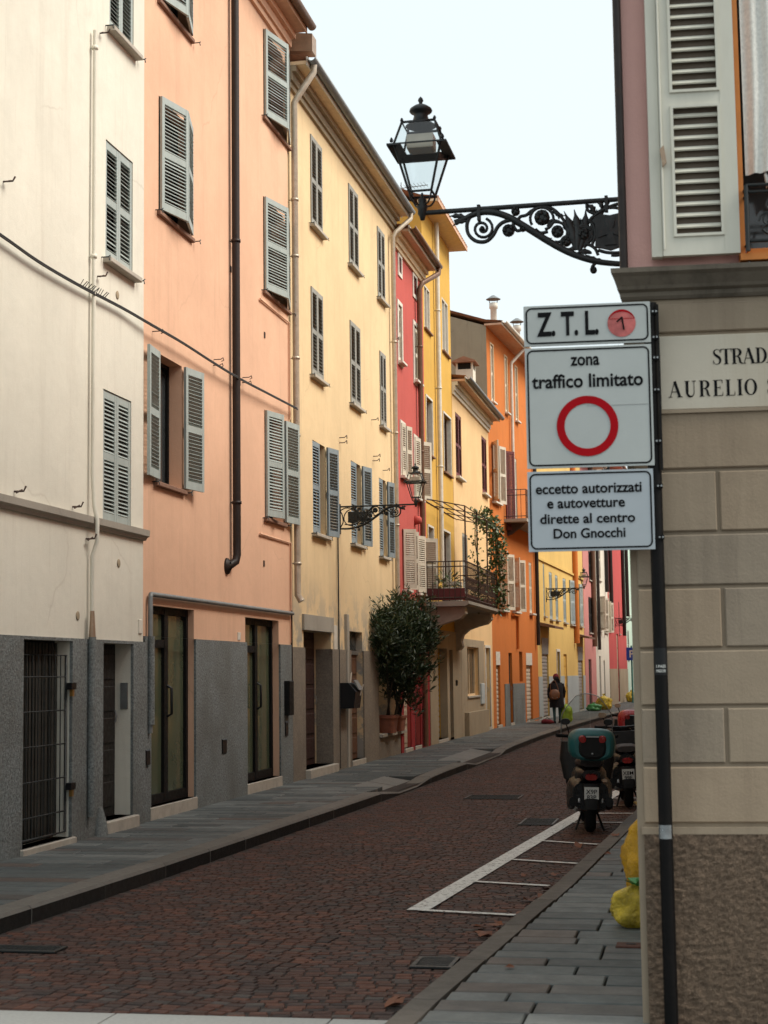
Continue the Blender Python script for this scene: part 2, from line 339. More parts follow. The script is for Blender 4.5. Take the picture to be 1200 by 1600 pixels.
M['kerb'] = stone('granite_kerb', [(0.14, 0.125, 0.105), (0.20, 0.18, 0.155), (0.17, 0.152, 0.13)], 0.75, True, 0.004, 16, 0.35, 0.4)
M['kerb_dark'] = stone('worn_brown_kerb', [(0.095, 0.082, 0.07), (0.145, 0.125, 0.105), (0.12, 0.104, 0.088)], 0.8, True, 0.005, 10, 0.3, 0.5)
M['kerb_face'] = stone('dark_kerb_face', [(0.022, 0.020, 0.018), (0.045, 0.040, 0.035)], 0.85, True, 0.006, 16, 0.2, 0.4)  # upright kerb face, darker than the kerb top
M['granite'] = stone('pale_granite', [(0.34, 0.34, 0.32), (0.42, 0.42, 0.40)], 0.75, True, 0.003, 40, 0.35, 0.2)
M['granite_mid'] = stone('worn_granite', [(0.17, 0.165, 0.15), (0.22, 0.21, 0.19)], 0.75, True, 0.003, 20, 0.35, 0.4)
M['asphalt'] = paint('asphalt', (0.05, 0.05, 0.05), 0.9, var=0.2, scale=30, bmp=0.004)
def linemat():
    m, t, bs = newmat('worn_road_paint'); g = N(t, 'ShaderNodeNewGeometry'); co = g.outputs['Position']
    bs.inputs['Roughness'].default_value = 0.7
    n = noise(t, co, 11, 8, 0.75); c = mixc(t, ramp(t, n, 0.35, 0.7), (0.52, 0.52, 0.49), (0.68, 0.68, 0.65)); t.links.new(c, bs.inputs['Base Color'])
    tr = N(t, 'ShaderNodeBsdfTransparent'); mx = N(t, 'ShaderNodeMixShader')
    n2 = noise(t, co, 24, 8, 0.8); t.links.new(ramp(t, n2, 0.40, 0.45), mx.inputs[0])
    t.links.new(tr.outputs[0], mx.inputs[1]); t.links.new(bs.outputs[0], mx.inputs[2]); t.links.new(mx.outputs[0], t.nodes['Material Output'].inputs[0]); return m
M['line'] = linemat()
M['pane_lamp'] = glass_thin('lantern_glass', (0.93, 0.96, 0.96), 0.08)
M['windscreen'] = glass_thin('windscreen_plastic', (0.80, 0.84, 0.84), 0.10, 0.05)

# text as a flat mesh, x right, y up, in the plane z = 0
def text_mesh(s, size, bold=0.0, align='CENTER'):
    cu = bpy.data.curves.new('lettering', 'FONT'); cu.body = s; cu.size = size; cu.offset = bold * size; cu.align_x = align; cu.fill_mode = 'FRONT'
    cu.resolution_u = 4
    o = bpy.data.objects.new('tmp', cu); COL.objects.link(o); dg = bpy.context.evaluated_depsgraph_get(); dg.update()
    me = bpy.data.meshes.new_from_object(o.evaluated_get(dg)); bpy.data.objects.remove(o); bpy.data.curves.remove(cu)
    return me

# ================================================================== THE SETTING
def poly_interp(pts, y):
    for (xa, ya), (xb, yb) in zip(pts, pts[1:]):
        if y <= yb: return xa + (xb - xa) * (y - ya) / (yb - ya)
    return pts[-1][0]
KERB_L = [(-5.6, -40), (-5.12, 9), (-4.90, 14.2), (-4.68, 23.2), (-4.58, 31), (-4.6, 44), (-4.41, 53), (-4.0, 65), (-3.5, 74), (-2.6, 95), (-1.5, 125)]
KERB_R = [(-2.9, -40), (-1.63, 7.9), (-1.29, 13.1), (-1.04, 18.4), (-0.2, 36), (1.6, 70), (3.2, 95), (5.0, 125)]    # road edge
WALL_L = [(-6.58, -40), (-6.58, 49.3), (-6.05, 57.6), (-5.50, 72.3), (-5.33, 77.0), (-5.08, 83.0), (-4.72, 94), (-4.2, 110), (-3.6, 125)]
CORN = (-0.372, 7.98)                               # the corner of the near right house
WALL_R = [(CORN[0], CORN[1]), (0.55, 26), (2.3, 62), (4.2, 100), (5.8, 125)]
def kl(y): return poly_interp(KERB_L, y)
def kr(y): return poly_interp(KERB_R, y)
def wl(y): return poly_interp(WALL_L, y)
def wr(y): return poly_interp(WALL_R, y)

g = MB().box(-300, 300, -300, 500, -0.5, -0.03).build('ground', M['asphalt']); g['kind'] = 'structure'
mb = MB(); ys = [7.6 + i * 1.5 for i in range(80)]
mb.add([p for y in ys for p in ((kl(y), y, -0.008), (kr(y), y, -0.008))], [(2 * i, 2 * i + 1, 2 * i + 3, 2 * i + 2) for i in range(len(ys) - 1)])
road = mb.build('road', M['road_base']); road['kind'] = 'structure'

# setts: wavy courses of porphyry cubes; the nearest 290 are pieces, the rest one part
def arc(x):
    p = (x / 2.6) % 1.0; return 0.16 * (4 * p * (1 - p))
PX, PY = 0.112, 0.078
near, far = [], []
k = 0
y = 7.7
SETT_END = 62.0
while y < SETT_END:
    sx = 1.0 if y < 32 else 1.5
    x = -5.2 + rnd.random() * 0.1
    while x < 1.4:
        wd = PX * sx * rnd.uniform(0.85, 1.15); cx = x + wd / 2; cy = y + arc(cx) + rnd.uniform(-.012, .012)
        if kl(cy) + 0.06 < cx < kr(cy) - 0.05 and 8.36 + rnd.uniform(-.01, .01) < cy:
            sl = (arc(cx + .02) - arc(cx - .02)) / .04
            far.append((cx, cy, wd - 0.010, (PY * sx - 0.010) * rnd.uniform(.92, 1.05), math.atan(max(-1, min(1, sl))) * 0.85 + rnd.uniform(-.035, .035), rnd.random(), rnd.uniform(-.0018, .0018)))
        x += wd
    y += PY * sx
far.sort(key=lambda s: s[1])
near, far = far[:290], far[290:]
def sett(m, cx, cy, a, b, ang, dz, top=0.0):
    ca, sa = math.cos(ang), math.sin(ang); rings = []
    for ins, z in ((0.0, -0.02), (0.0, top - 0.009 + dz), (0.0045, top + dz)):
        for u, v in ((-1, -1), (1, -1), (1, 1), (-1, 1)):
            p, q = u * (a / 2 - ins), v * (b / 2 - ins); rings.append((cx + p * ca - q * sa, cy + p * sa + q * ca, z))
    fs = [(8, 9, 10, 11)] + [(r + i, r + (i + 1) % 4, r + 4 + (i + 1) % 4, r + 4 + i) for r in (0, 4) for i in range(4)]
    m.add(rings, fs)
sett_var = []
for i in range(12):
    m = MB(); sett(m, 0, 0, 1, 1, 0, 0)
    m.v = []; m.f = []; m.sm = []; m.mi = []
    a, b = PX * rnd.uniform(.84, .98), (PY - 0.010) * rnd.uniform(.94, 1.05); sett(m, 0, 0, a, b, 0, 0); m.tone = [i / 11] * len(m.f)
    sett_var.append(m.mesh('sett', M['sett']))
for i, s in enumerate(near):
    inst('sett', sett_var[rnd.randrange(12)], road, (s[0], s[1], s[6]), (rnd.uniform(-.012, .012), rnd.uniform(-.012, .012), s[4]))
m = MB(); m.tone = []
for s in far:
    n0 = len(m.f); sett(m, s[0], s[1], s[2], s[3], s[4], s[6]); m.tone += [s[5]] * (len(m.f) - n0)
o = m.build('sett_paving', M['sett'], road, kind='stuff')
mb = MB(); mb.tone = []
for i in range(48):                                   # the road goes on beyond where setts can be told apart
    y0 = SETT_END + i * 1.3; y1 = y0 + 1.3
    mb.add([(kl(y0) + .02, y0, -.004), (kr(y0) - .02, y0, -.004), (kr(y1) - .02, y1, -.004), (kl(y1) + .02, y1, -.004)], [(0, 1, 2, 3)]); mb.tone.append(rnd.uniform(.3, .6))
mb.build('far_road_surface', M['sett'], road)

# a flat gutter course of stones along each kerb and the kerbs themselves
def pavement(name, inner, outer, y0, y1, n_single, row, kerb_w, zt=0.12, sign=1, drops=()):
    """outer = kerb edge to the road, inner = wall; rows of slabs across, kerb stones along"""
    ys = [y0 + i * (y1 - y0) / 60 for i in range(61)]
    mb = MB(); mb.add([p for y in ys for p in ((inner(y), y, zt - 0.07), (outer(y) - sign * 0.02, y, zt - 0.07))], [(2 * i, 2 * i + 1, 2 * i + 3, 2 * i + 2) for i in range(60)])
    pv = mb.build(name, M['road_base']); pv['kind'] = 'structure'
    def drop(y):
        d = 0
        for a, b in drops:
            if a < y < b: d = 0.085 * min(1, min(y - a, b - y) / 0.5)
        return d
    y = y0; cnt = 0; joined = MB(); joined.tone = []
    while y < y1:
        rw = row * rnd.uniform(.85, 1.15); xa, xb = inner(y + rw / 2), outer(y + rw / 2) - sign * kerb_w
        lo, hi = min(xa, xb), max(xa, xb); x = lo + 0.004; first = True
        if drop(y + rw / 2) > .05: hi -= .5
        while x < hi - 0.02:
            ln = rnd.uniform(0.45, 1.05); 
            if first: ln *= rnd.uniform(.4, 1); first = False
            if hi - (x + ln) < 0.25: ln = hi - x - 0.004
            dz = rnd.uniform(-.003, .003)
            args = (x + .006, x + ln - .006, y + .009, y + rw - .009, zt - .09, zt + dz)
            if cnt < n_single:
                mm = MB(); mm.bbox(*args, b=0.007, ax=2); mm.build('paving_slab', M['slab'], pv); cnt += 1
            else:
                k0 = len(joined.f); joined.bbox(*args, b=0.007, ax=2); joined.tone += [rnd.random()] * (len(joined.f) - k0)
            x += ln
        y += rw
    if joined.f: joined.build('paving_slabs_far', M['slab_far'], pv, kind='stuff')
    for a, b in drops:                                # dropped crossings: a sloping pale slab
        n_ = max(1, round((b - a - .6) / 1.1)); st_ = (b - a - .6) / n_
        for k in range(n_):
            ya, yb = a + .3 + k * st_ + .006, a + .3 + (k + 1) * st_ - .006; xo = outer((ya + yb) / 2) - kerb_w - .004; xi = xo - .5
            vs = [(xi, ya, zt), (xi, yb, zt), (xo, yb, zt - .078), (xo, ya, zt - .078)]; vs += [(p, q, z - .12) for p, q, z in vs]
            MB().add(vs, [(0, 3, 2, 1), (0, 1, 5, 4), (1, 2, 6, 5), (2, 3, 7, 6), (3, 0, 4, 7)]).build('ramp_slab', M['granite_mid'], pv)
    y = y0
    while y < y1:
        ln = rnd.uniform(1.0, 1.5); ya, yb = y + .006, y + ln - .006
        d0 = drop(ya); d1 = drop(yb); q = rnd.uniform(-.006, .006)
        pr = [(0, 0), (sign * kerb_w, 0)]
        def sec(yy, d):
            xo = outer(yy) + q; t = zt + .004 - d
            return [(xo - sign * (kerb_w - .004), yy, -.1), (xo - sign * (kerb_w - .004), yy, t), (xo - sign * .025, yy, t - .001), (xo, yy, t - .025), (xo, yy, -.1)]
        vs = sec(ya, d0) + sec(yb, d1); fs = [(i, (i + 1) % 5, 5 + (i + 1) % 5, 5 + i) for i in range(5)] + [(4, 3, 2, 1, 0), (5, 6, 7, 8, 9)]
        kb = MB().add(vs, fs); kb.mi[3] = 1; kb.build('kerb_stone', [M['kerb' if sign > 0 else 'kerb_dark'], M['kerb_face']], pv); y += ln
    return pv
pav_l = pavement('pavement_left', wl, kl, 8.0, 118, 290, 0.26, 0.24, 0.12, 1, drops=((23.6, 26.8), (31.0, 36.5)))
pav_r = pavement('pavement_right', lambda y: wr(max(y, 7.98)) + 0.05 if y > 7.98 else 3.0, kr, 4.5, 60, 260, 0.26, 0.17, 0.12, -1)
# pale granite band at the mouth of the street, nearest to the camera
band = MB().box(-5.5, -1.75, 7.25, 8.34, -.03, -.008).build('stone_band', M['road_base']); band['kind'] = 'structure'
x = -5.4
while x < -1.9:
    ln = rnd.uniform(.75, 1.25); a = 0.022
    def yy(q): return 8.30 + (q + 3.83) * 0.02
    vs = [(x + .006, 7.3, .0), (x + ln - .006, 7.3, .0), (x + ln - .006, yy(x + ln), .0), (x + .006, yy(x), .0)]
    vs += [(p, q - (.01 if q > 8 else 0), .022) for p, q, _ in vs]
    MB().add(vs, [(4, 5, 6, 7), (0, 1, 5, 4), (1, 2, 6, 5), (2, 3, 7, 6), (3, 0, 4, 7)]).build('band_stone', M['granite'], band); x += ln

# painted motorcycle bays
def strip(name, a, b, wd, z, parent=None):
    a, b = Vector(a), Vector(b); d = (b - a).normalized(); nn = Vector((-d.y, d.x, 0)) * wd / 2; vs = []
    k = max(1, int((b - a).length / .4))
    for i in range(k + 1):
        p = a.lerp(b, i / k); vs += [(p.x + nn.x, p.y + nn.y, z), (p.x - nn.x, p.y - nn.y, z)]
    o = MB().add(vs, [(2 * i, 2 * i + 1, 2 * i + 3, 2 * i + 2) for i in range(k)]).build(name, M['line'], parent); return o
pa, pb = ground(652, 1424), ground(885, 1286); pd = (pb - pa).normalized()
bay = strip('parking_bay_line', pa, pa + pd * 13, 0.17, 0.010); bay['kind'] = 'structure'
for i, (x0_, y0_, x1_, y1_) in enumerate([(655, 1424, 805, 1432), (738, 1379, 858, 1386), (792, 1344, 902, 1351), (845, 1315, 935, 1321)]):
    a, b = ground(x0_, y0_), ground(x1_, y1_); strip('bay_divider_line', a, b, 0.075, 0.013, bay)
    last = (a, b)
for i in range(1, 7):
    a = pa + pd * (6.05 + i * 1.25); strip('bay_divider_line', a, a + Vector((.72, .02, 0)), 0.075, 0.013, bay)

# ================================================================== HOUSES
class House:
    def __init__(s, name, label, p0, p1, off=0.0, cat='house'):
        p0, p1 = Vector((*p0, 0)), Vector((*p1, 0)); s.u = (p1 - p0).normalized(); s.len = (p1 - p0).length
        phi = math.atan2(-s.u.x, s.u.y); s.n = Vector((math.cos(phi), math.sin(phi), 0)); s.o = p0 + s.n * off; s.phi = phi
        s.root = thing(name, label, cat, s.o, phi)
        s.op = []
    def P(s, px, py, off=0.0):
        d = ray(px, py); t = ((s.o + s.n * off - CAMP).dot(s.n)) / d.dot(s.n); q = CAMP + d * t
        return (q - s.o).dot(s.u), q.z
    def rect(s, x0, x1, yt, yb, off=0.0):
        a, zt = s.P(x0, yt, off); _, zb = s.P(x0, yb, off); b, _ = s.P(x1, (yt + yb) / 2, off); return a, b, zb, zt
    def world(s, x, y, z): return s.o + s.n * x + s.u * y + Vector((0, 0, z))
    def hole(s, r, depth): s.op.append((*r, depth)); return r
    def grid(s, name, mat, y0, y1, z0, z1, x=0.0, back=0.0, rev=None):
        """wall sheet at local x with the openings cut out and their reveals; back: thickness when it is an applied layer"""
        ops = [o for o in s.op if o[1] > y0 and o[0] < y1 and o[3] > z0 and o[2] < z1]
        if back: ops = [(o[0] + .003, o[1] - .003, o[2], o[3] - .003, o[4]) for o in ops]
        Y = sorted({y0, y1, *[min(max(v, y0), y1) for o in ops for v in o[:2]]}); Z = sorted({z0, z1, *[min(max(v, z0), z1) for o in ops for v in o[2:4]]})
        mb = MB(); idx = {}
        def vid(i, j):
            if (i, j) not in idx: idx[(i, j)] = len(mb.v); mb.v.append((x, Y[i], Z[j]))
            return idx[(i, j)]
        for i in range(len(Y) - 1):
            for j in range(len(Z) - 1):
                cy, cz = (Y[i] + Y[i + 1]) / 2, (Z[j] + Z[j + 1]) / 2
                if any(o[0] < cy < o[1] and o[2] < cz < o[3] for o in ops): continue
                mb.f.append([vid(i, j), vid(i + 1, j), vid(i + 1, j + 1), vid(i, j + 1)]); mb.sm.append(False); mb.mi.append(0)
        for a, b, c, d, dp in ops:
            a, b = max(a, y0), min(b, y1); cc, dd = max(c, z0), min(d, z1); xi = x - ((dp - .01 if rev and dp > rev else back) if back else dp)
            if a > y0: mb.add([(x, a, cc), (x, a, dd), (xi, a, dd), (xi, a, cc)], [(0, 1, 2, 3)])
            if b < y1: mb.add([(x, b, cc), (x, b, dd), (xi, b, dd), (xi, b, cc)], [(3, 2, 1, 0)])
            if c >= z0: mb.add([(x, a, c), (x, b, c), (xi, b, c), (xi, a, c)], [(3, 2, 1, 0)])
            if d <= z1: mb.add([(x, a, d), (x, b, d), (xi, b, d), (xi, a, d)], [(0, 1, 2, 3)])
        if back:
            xi = x - back
            mb.add([(x, y0, z1), (x, y1, z1), (xi, y1, z1), (xi, y0, z1)], [(0, 1, 2, 3)])
            for yy in (y0, y1): mb.add([(x, yy, z0), (x, yy, z1), (xi, yy, z1), (xi, yy, z0)], [(0, 1, 2, 3)])
        return mb.build(name, mat, s.root)
    def shell(s, wm, y0, y1, ztop, depth=8.0, ridge=None, side_mat=None, side0=None):
        """front wall plus side walls, back wall; ridge height adds gables"""
        s.y0, s.y1, s.zt, s.dp = y0, y1, ztop, depth
        s.grid('wall', wm, y0, y1, -0.05, ztop); ridge = ridge or ztop + 1.6; s.ridge = ridge
        for yy, yi, sm in ((y0, y0 + .25, side0 or side_mat or wm), (y1, y1 - .25, side_mat or wm)):
            MB().prism([(-.001, -.05), (-.001, ztop), (-depth / 2, ridge), (-depth, ztop), (-depth, -.05)], lambda u, v, t: (u, t, v), min(yy, yi), max(yy, yi)).build('side_wall', sm, s.root)
        MB().box(-depth - .2, -depth, y0, y1, -.05, ztop).build('back_wall', wm, s.root)
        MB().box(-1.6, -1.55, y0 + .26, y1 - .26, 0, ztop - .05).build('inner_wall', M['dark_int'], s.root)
    def roof(s, over=0.7, tile=True, soff='soffit', gutter='pipe_copper', cornice=None, fas='trim_white', zo=0.0, e0=0.0, e1=0.0, flat=False):
        y0, y1, zt, dp = s.y0 - e0, s.y1 + e1, s.zt, s.dp; sl = (s.ridge - zt) / (dp / 2); th = .10
        rf = MB(); nw = int((y1 - y0) / 0.22); step = (y1 - y0) / nw
        for side in (0, 1):
            vs = []; xs = [over + .03, 0.0, -dp / 2] if side == 0 else [-dp / 2, -dp - .4]
            for xx in xs:
                zz = (zt + .16 - (over - 0) * sl * 0.35 * (xx / over if xx > 0 else 0)) if (side == 0 and xx >= 0) else (s.ridge + .16 - abs(xx + dp / 2) * sl)
                for k in range(nw * 4 + 1): vs.append((xx, y0 + k * step / 4, zz + .035 * math.cos(k * math.pi / 2)))
            n = nw * 4 + 1
            rf.add(vs, [(r * n + k, r * n + k + 1, (r + 1) * n + k + 1, (r + 1) * n + k) for r in range(len(xs) - 1) for k in range(n - 1)])
        r = rf.build('roof', M['tile'], s.root)
        MB().box(-.05, over, y0, y1, zt + .001, zt + .06).build('soffit', M[soff], s.root)
        MB().box(over - .004, over + .02, y0, y1, zt - .02, zt + .13).build('fascia', M[fas], s.root)
        if cornice:
            c = MB(); a, b = s.y0 + .004, s.y1 - .004
            for i, (o_, h0, h1) in enumerate(((.05, -.34, -.24), (.09, -.24, -.10), (.16, -.10, -.001))): c.box(-.02, o_, a, b, zt + h0, zt + h1)
            c.build('cornice', M[cornice], s.root)
        if gutter:
            gm = MB(); rr = .075; n = 8; vs = []; cx, cz = over + .02 + rr, zt + .10
            for yy in (y0 - .05, y1 + .03):
                for k in range(n + 1): a = math.pi + math.pi * k / n; vs.append((cx + rr * math.cos(a), yy, cz + rr * math.sin(a)))
                for k in range(n + 1): a = 2 * math.pi - math.pi * k / n; vs.append((cx + (rr - .008) * math.cos(a), yy, cz + (rr - .008) * math.sin(a)))
            q = 2 * (n + 1)
            gm.add(vs, [(k, (k + 1) % q, q + (k + 1) % q, q + k) for k in range(q)] + [tuple(range(q))[::-1], tuple(range(q, 2 * q))], True)
            gm.build('gutter', M[gutter], s.root)
        return r
    def pipe(s, pts, r, mat, name='downpipe', clamps=(), n=10):
        o = MB().tube(pts, r, n).build(name, M[mat], s.root)
        for (x, y, z) in clamps:
            MB().lathe([(r + .002, -.02), (r + .012, -.02), (r + .012, .02), (r + .002, .02)], (x, y, z), 12).box(-.02, x, y - .008, y + .008, z - .008, z + .008).build('pipe_clamp', M[mat], o)
        return o

# ---- shutters -------------------------------------------------------------
_slat = {}
def leaf(h, y, z0, z1, wd, near_h, th, mat, single=False, pitch=0.045, panels=2, xoff=0.0, thick=0.036):
    """one louvred shutter leaf hung at local (xoff, y); near_h: hinge on the near jamb; th: degrees open"""
    hh = z1 - z0; st = min(.06, wd * .16); ra = .085; b = MB(); e = thick / 2
    b.box(0, st, -e, e, 0, hh); b.box(wd - st, wd, -e, e, 0, hh)
    zs = [ra * 1.2] + [hh * k / panels for k in range(1, panels)] + [hh - ra]
    b.box(st, wd - st, -e + .002, e - .002, 0, zs[0]); b.box(st, wd - st, -e + .002, e - .002, hh - ra, hh)
    pan = []
    for k in range(panels):
        a = zs[k] + (0 if k == 0 else ra / 2); c = zs[k + 1] - (0 if k == panels - 1 else ra / 2); pan.append((a, c))
        if k < panels - 1: b.box(st, wd - st, -e + .002, e - .002, zs[k + 1] - ra / 2, zs[k + 1] + ra / 2)
    ang = R(90 - th) if near_h else R(-90 + th)
    o = b.build('shutter', mat, h.root, (xoff, y, z0), (0, 0, ang))
    tilt = R(44) * (1 if near_h else -1)             # slats shed water to the outside
    key = (round(wd, 3), near_h, mat.name)
    lm = wd - 2 * st + .008
    j = MB()
    ca, sa = math.cos(tilt), math.sin(tilt); dw = .0275
    if key not in _slat:
        _slat[key] = MB().obox((0, 0, 0), (lm / 2, 0, 0), (0, dw * ca, dw * sa), (0, -.0035 * sa, .0035 * ca)).mesh('slat', mat)
    for a, c in pan:
        n = max(2, int((c - a) / pitch)); 
        for i in range(n):
            zc = a + (i + .5) * (c - a) / n
            if single: inst('slat', _slat[key], o, (wd / 2, 0, zc), (rnd.gauss(0, .07), rnd.gauss(0, .006), 0))
            else: j.obox((wd / 2, 0, zc), (lm / 2, 0, 0), (0, dw * ca, dw * sa), (0, -.0035 * sa, .0035 * ca))
    if not single: j.build('louvre_slats', mat, o, kind='stuff')
    return o
def window(h, r, leaves, mat, single=False, sill='sill', depth=0.2, sill_out=0.07, hooks=True, pitch=.045, frame=None, pane='pane', sill_h=.06, closed_x=-0.03, panels=2):
    """leaves: (theta near, theta far); None leaves the leaf out"""
    y0, y1, z0, z1 = h.hole(r, depth)
    fr = MB(); x0, x1 = -depth - .03, -depth + .03; ym = (y0 + y1) / 2; q = .05
    for a, b in ((y0, y0 + q), (ym - .03, ym + .03), (y1 - q, y1)): fr.box(x0, x1, a, b, z0, z1)
    fr.box(x0 + .002, x1 - .002, y0 + q, ym - .03, z0, z0 + q); fr.box(x0 + .002, x1 - .002, ym + .03, y1 - q, z0, z0 + q); fr.box(x0 + .002, x1 - .002, y0 + q, ym - .03, z1 - q, z1); fr.box(x0 + .002, x1 - .002, ym + .03, y1 - q, z1 - q, z1)
    f = fr.build('window', frame or M['frame_dark'], h.root)
    MB().box(x0 + .01, x0 + .02, y0 + .002, y1 - .002, z0 + .002, z1 - .002).build('pane', M[pane], f)
    wd = (y1 - y0) / 2 - .006
    for nh, th in ((True, leaves[0]), (False, leaves[1])):
        if th is None: continue
        yh = y0 + .004 if nh else y1 - .004
        leaf(h, yh, z0 + .02, z1 - .01, wd, nh, th, mat, single, pitch, panels, xoff=closed_x if th < 5 else .03 if th < 90 else .045)
    if sill: MB().bbox(-.06, sill_out, y0 - .07, y1 + .07, z0 - sill_h, z0 - .002, b=.008, ax=0).build('sill', M[sill], h.root)
    if hooks:
        for yy in (y0 - .12, y1 + .14):
            MB().tube([(-.01, yy, z0 - .02), (.09, yy, z0 - .02), (.10, yy, z0 - .06)], .008, 5).tube([(.08, yy, z0 - .02), (.085, yy + .05, z0 + .01)], .008, 5).build('shutter_hook', M['iron'], h.root)
def door(h, r, depth, mat, kind='plain', step=None, frame=None, zfloor=None):
    y0, y1, z0, z1 = h.hole(r, depth); x = -depth; W_ = y1 - y0
    if kind == 'plain':
        d = MB().box(x - .05, x + .01, y0 + .001, y1 - .001, z0, z1).build('door', mat, h.root)
        for k in range(5):
            MB().bbox(x + .008, x + .028, y0 + .08, y1 - .08, z0 + .1 + k * (z1 - z0 - .15) / 5, z0 + .03 + (k + 1) * (z1 - z0 - .15) / 5, b=.012, ax=0).build('door_panel', mat, d)
        MB().tube([(x + .06, y1 - .12, z0 + 1.05), (x + .075, y1 - .12, z0 + 1.12), (x + .06, y1 - .12, z0 + 1.19)], .011, 6).build('handle', M['steel'], d)
    elif kind == 'roller':
        d = MB().box(x - .05, x - .02, y0 + .001, y1 - .001, z0, z1).build('roller_shutter', mat, h.root)
        n = int((z1 - z0) / .13); j = MB()
        for k in range(n):
            a = z0 + k * (z1 - z0) / n; c = z0 + (k + 1) * (z1 - z0) / n
            j.prism([(x - .02, a + .012), (x + .015, a + .02), (x + .02, (a + c) / 2), (x + .012, c - .004), (x - .02, c - .002)], lambda u, v, t: (u, t, v), y0 + .01, y1 - .01)
        j.build('slats', mat, d, kind='stuff')
    elif kind == 'glass':
        fr = MB(); q = .075; ys_ = [y0, y0 + W_ * .02, y0 + W_ * .52, y1 - q]
        for a, b in ((y0, y0 + q), (y0 + W_ * .5 - .07, y0 + W_ * .5 + .07), (y1 - q, y1)): fr.box(x - .03, x + .04, a, b, z0, z1)
        for a, b in ((z0, z0 + .12), (z1 - .09, z1), (z0 + (z1 - z0) * .79, z0 + (z1 - z0) * .79 + .10)):
            fr.box(x - .028, x + .036, y0 + q, y0 + W_ * .5 - .07, a, b)
            if a < z0 + .1 or b > z1 - .01: fr.box(x - .028, x + .036, y0 + W_ * .5 + .07, y1 - q, a, b)
        d = fr.build('door', M['frame_dark'], h.root)
        for a, b in ((y0 + q - .01, y0 + W_ * .5 - .06), (y0 + W_ * .5 + .06, y1 - q + .01)): MB().box(x - .012, x - .002, a, b, z0 + .1, z1 - .08).build('pane', mat, d)
        yy = y0 + W_ * .5 + .03; zc = z0 + 1.05
        MB().tube([(x + .04, yy, zc), (x + .10, yy, zc + .03), (x + .10, yy, zc + .35), (x + .04, yy, zc + .38)], .018, 8).build('handle', M['black'], d)
    if step: MB().bbox(-depth - .05, step[0], y0 - .03, y1 + .03, min(.1, z0 - step[1]), z0, b=.01, ax=2).build('door_step', M['sill'], h.root)
    return d
def small_box(h, x0, x1, yt, yb, out, mat, name, parent=None):
    a, b, c, d = h.rect(x0, x1, yt, yb); return MB().bbox(-.01, out, a, b, c, d, b=min(.01, out / 3), ax=0).build(name, M[mat], parent or h.root)

PT = 0.12                                             # pavement height
# ---------------------------------------------------------------- white house
W = House('white_house', 'cream white house at the left edge with grey pebbledash base', (-6.58, 8.5), (-6.58, 17.9), .03)
yb = W.P(224, 700)[0]
wa = W.rect(165.5, 207.5, 217, 404); wc = W.rect(161.5, 205, 607, 816); wt = W.rect(171, 209, 0, 44)
window(W, wa, (0, 0), M['sh_green'], True, sill_out=.10, hooks=True, sill_h=.06)
window(W, wc, (0, 0), M['sh_green'], True, sill=None, hooks=False)
window(W, (wt[0], wt[1], wt[2], wt[2] + (wa[3] - wa[2])), (0, 0), M['sh_green'], True, sill_out=.10, sill_h=.06)
zs, _ = 3.49, 0
gr_ = W.rect(32, 108, 998, 1330); gr_ = (gr_[0], gr_[1], PT + .06, gr_[3]); dr_ = W.rect(157, 204, 1004, 1290); dr_ = (dr_[0], dr_[1], PT + .13, dr_[3])
W.hole(gr_, .17); 
door(W, dr_, .20, M['door_black'], 'plain', step=(.10, .13))
W.shell(M['white'], 0, yb, 13.2); W.roof(.7, soff='soffit_pink')
pz = W.P(222, 1003)[1]
W.grid('plinth', M['plinth'], 0, yb - .002, -.02, pz, x=.035, back=.034)
za = W.P(0, 774)[1]
MB().prism([(-.01, za - .12), (.03, za - .12), (.045, za - .09), (.075, za - .07), (.08, za), (-.01, za + .02)], lambda u, v, t: (u, t, v), 0, yb + .02).build('string_course', M['stone_trim'], W.root)
# barred gate and the strip curtain behind it
y0, y1, z0, z1 = gr_
cur = MB(); n = 22
for i in range(n):
    a = y0 + .02 + (y1 - y0 - .04) * i / n; b = a + (y1 - y0) / n * .92; k = .012 * math.sin(i * 2.1)
    cur.box(-.135 + k, -.13 + k, a, b, z0 + .02, z1 - .02)
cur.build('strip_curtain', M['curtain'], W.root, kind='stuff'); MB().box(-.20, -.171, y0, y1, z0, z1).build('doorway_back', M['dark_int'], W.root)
gate = MB().tube([(-.02, y0 + .06, z0 + .06), (-.02, y0 + .06, z1 - .15), (-.02, y1 - .05, z1 - .15), (-.02, y1 - .05, z0 + .06), (-.02, y0 + .06, z0 + .06)], .014, 6).build('barred_gate', M['iron'], W.root)
for k in range(5):
    zz = z0 + .1 + (z1 - z0 - .3) * (k + .5) / 5; MB().tube([(-.02, y0 + .06, zz), (-.02, y1 - .05, zz)], .008, 6).build('gate_bar', M['iron'], gate)
for k in range(1, 8):
    yy = y0 + .06 + (y1 - y0 - .11) * k / 8; MB().tube([(-.02, yy, z0 + .06), (-.02, yy, z1 - .15)], .006, 6).build('gate_bar', M['iron'], gate)
for zz in (z0 + (z1 - z0) * .77, z0 + (z1 - z0) * .26):
    MB().box(.0, .06, y1 - .09, y1 + .04, zz - .04, zz + .03).build('latch', M['black'], gate)
    MB().box(.02, .055, y1 - .05, y1, zz - .11, zz - .04).tube([(.04, y1 - .04, zz - .04), (.04, y1 - .04, zz), (.04, y1 - .01, zz), (.04, y1 - .01, zz - .04)], .006, 5).build('padlock', paint('brass_padlock', (.35, .2, .06), .4, .7), gate)
MB().bbox(-.16, .07, y0 - .04, y1 + .05, PT - .02, z0, b=.01, ax=2).build('threshold', M['sill'], W.root)
MB().box(-.20, -.16, 0, 0, 0, 0)
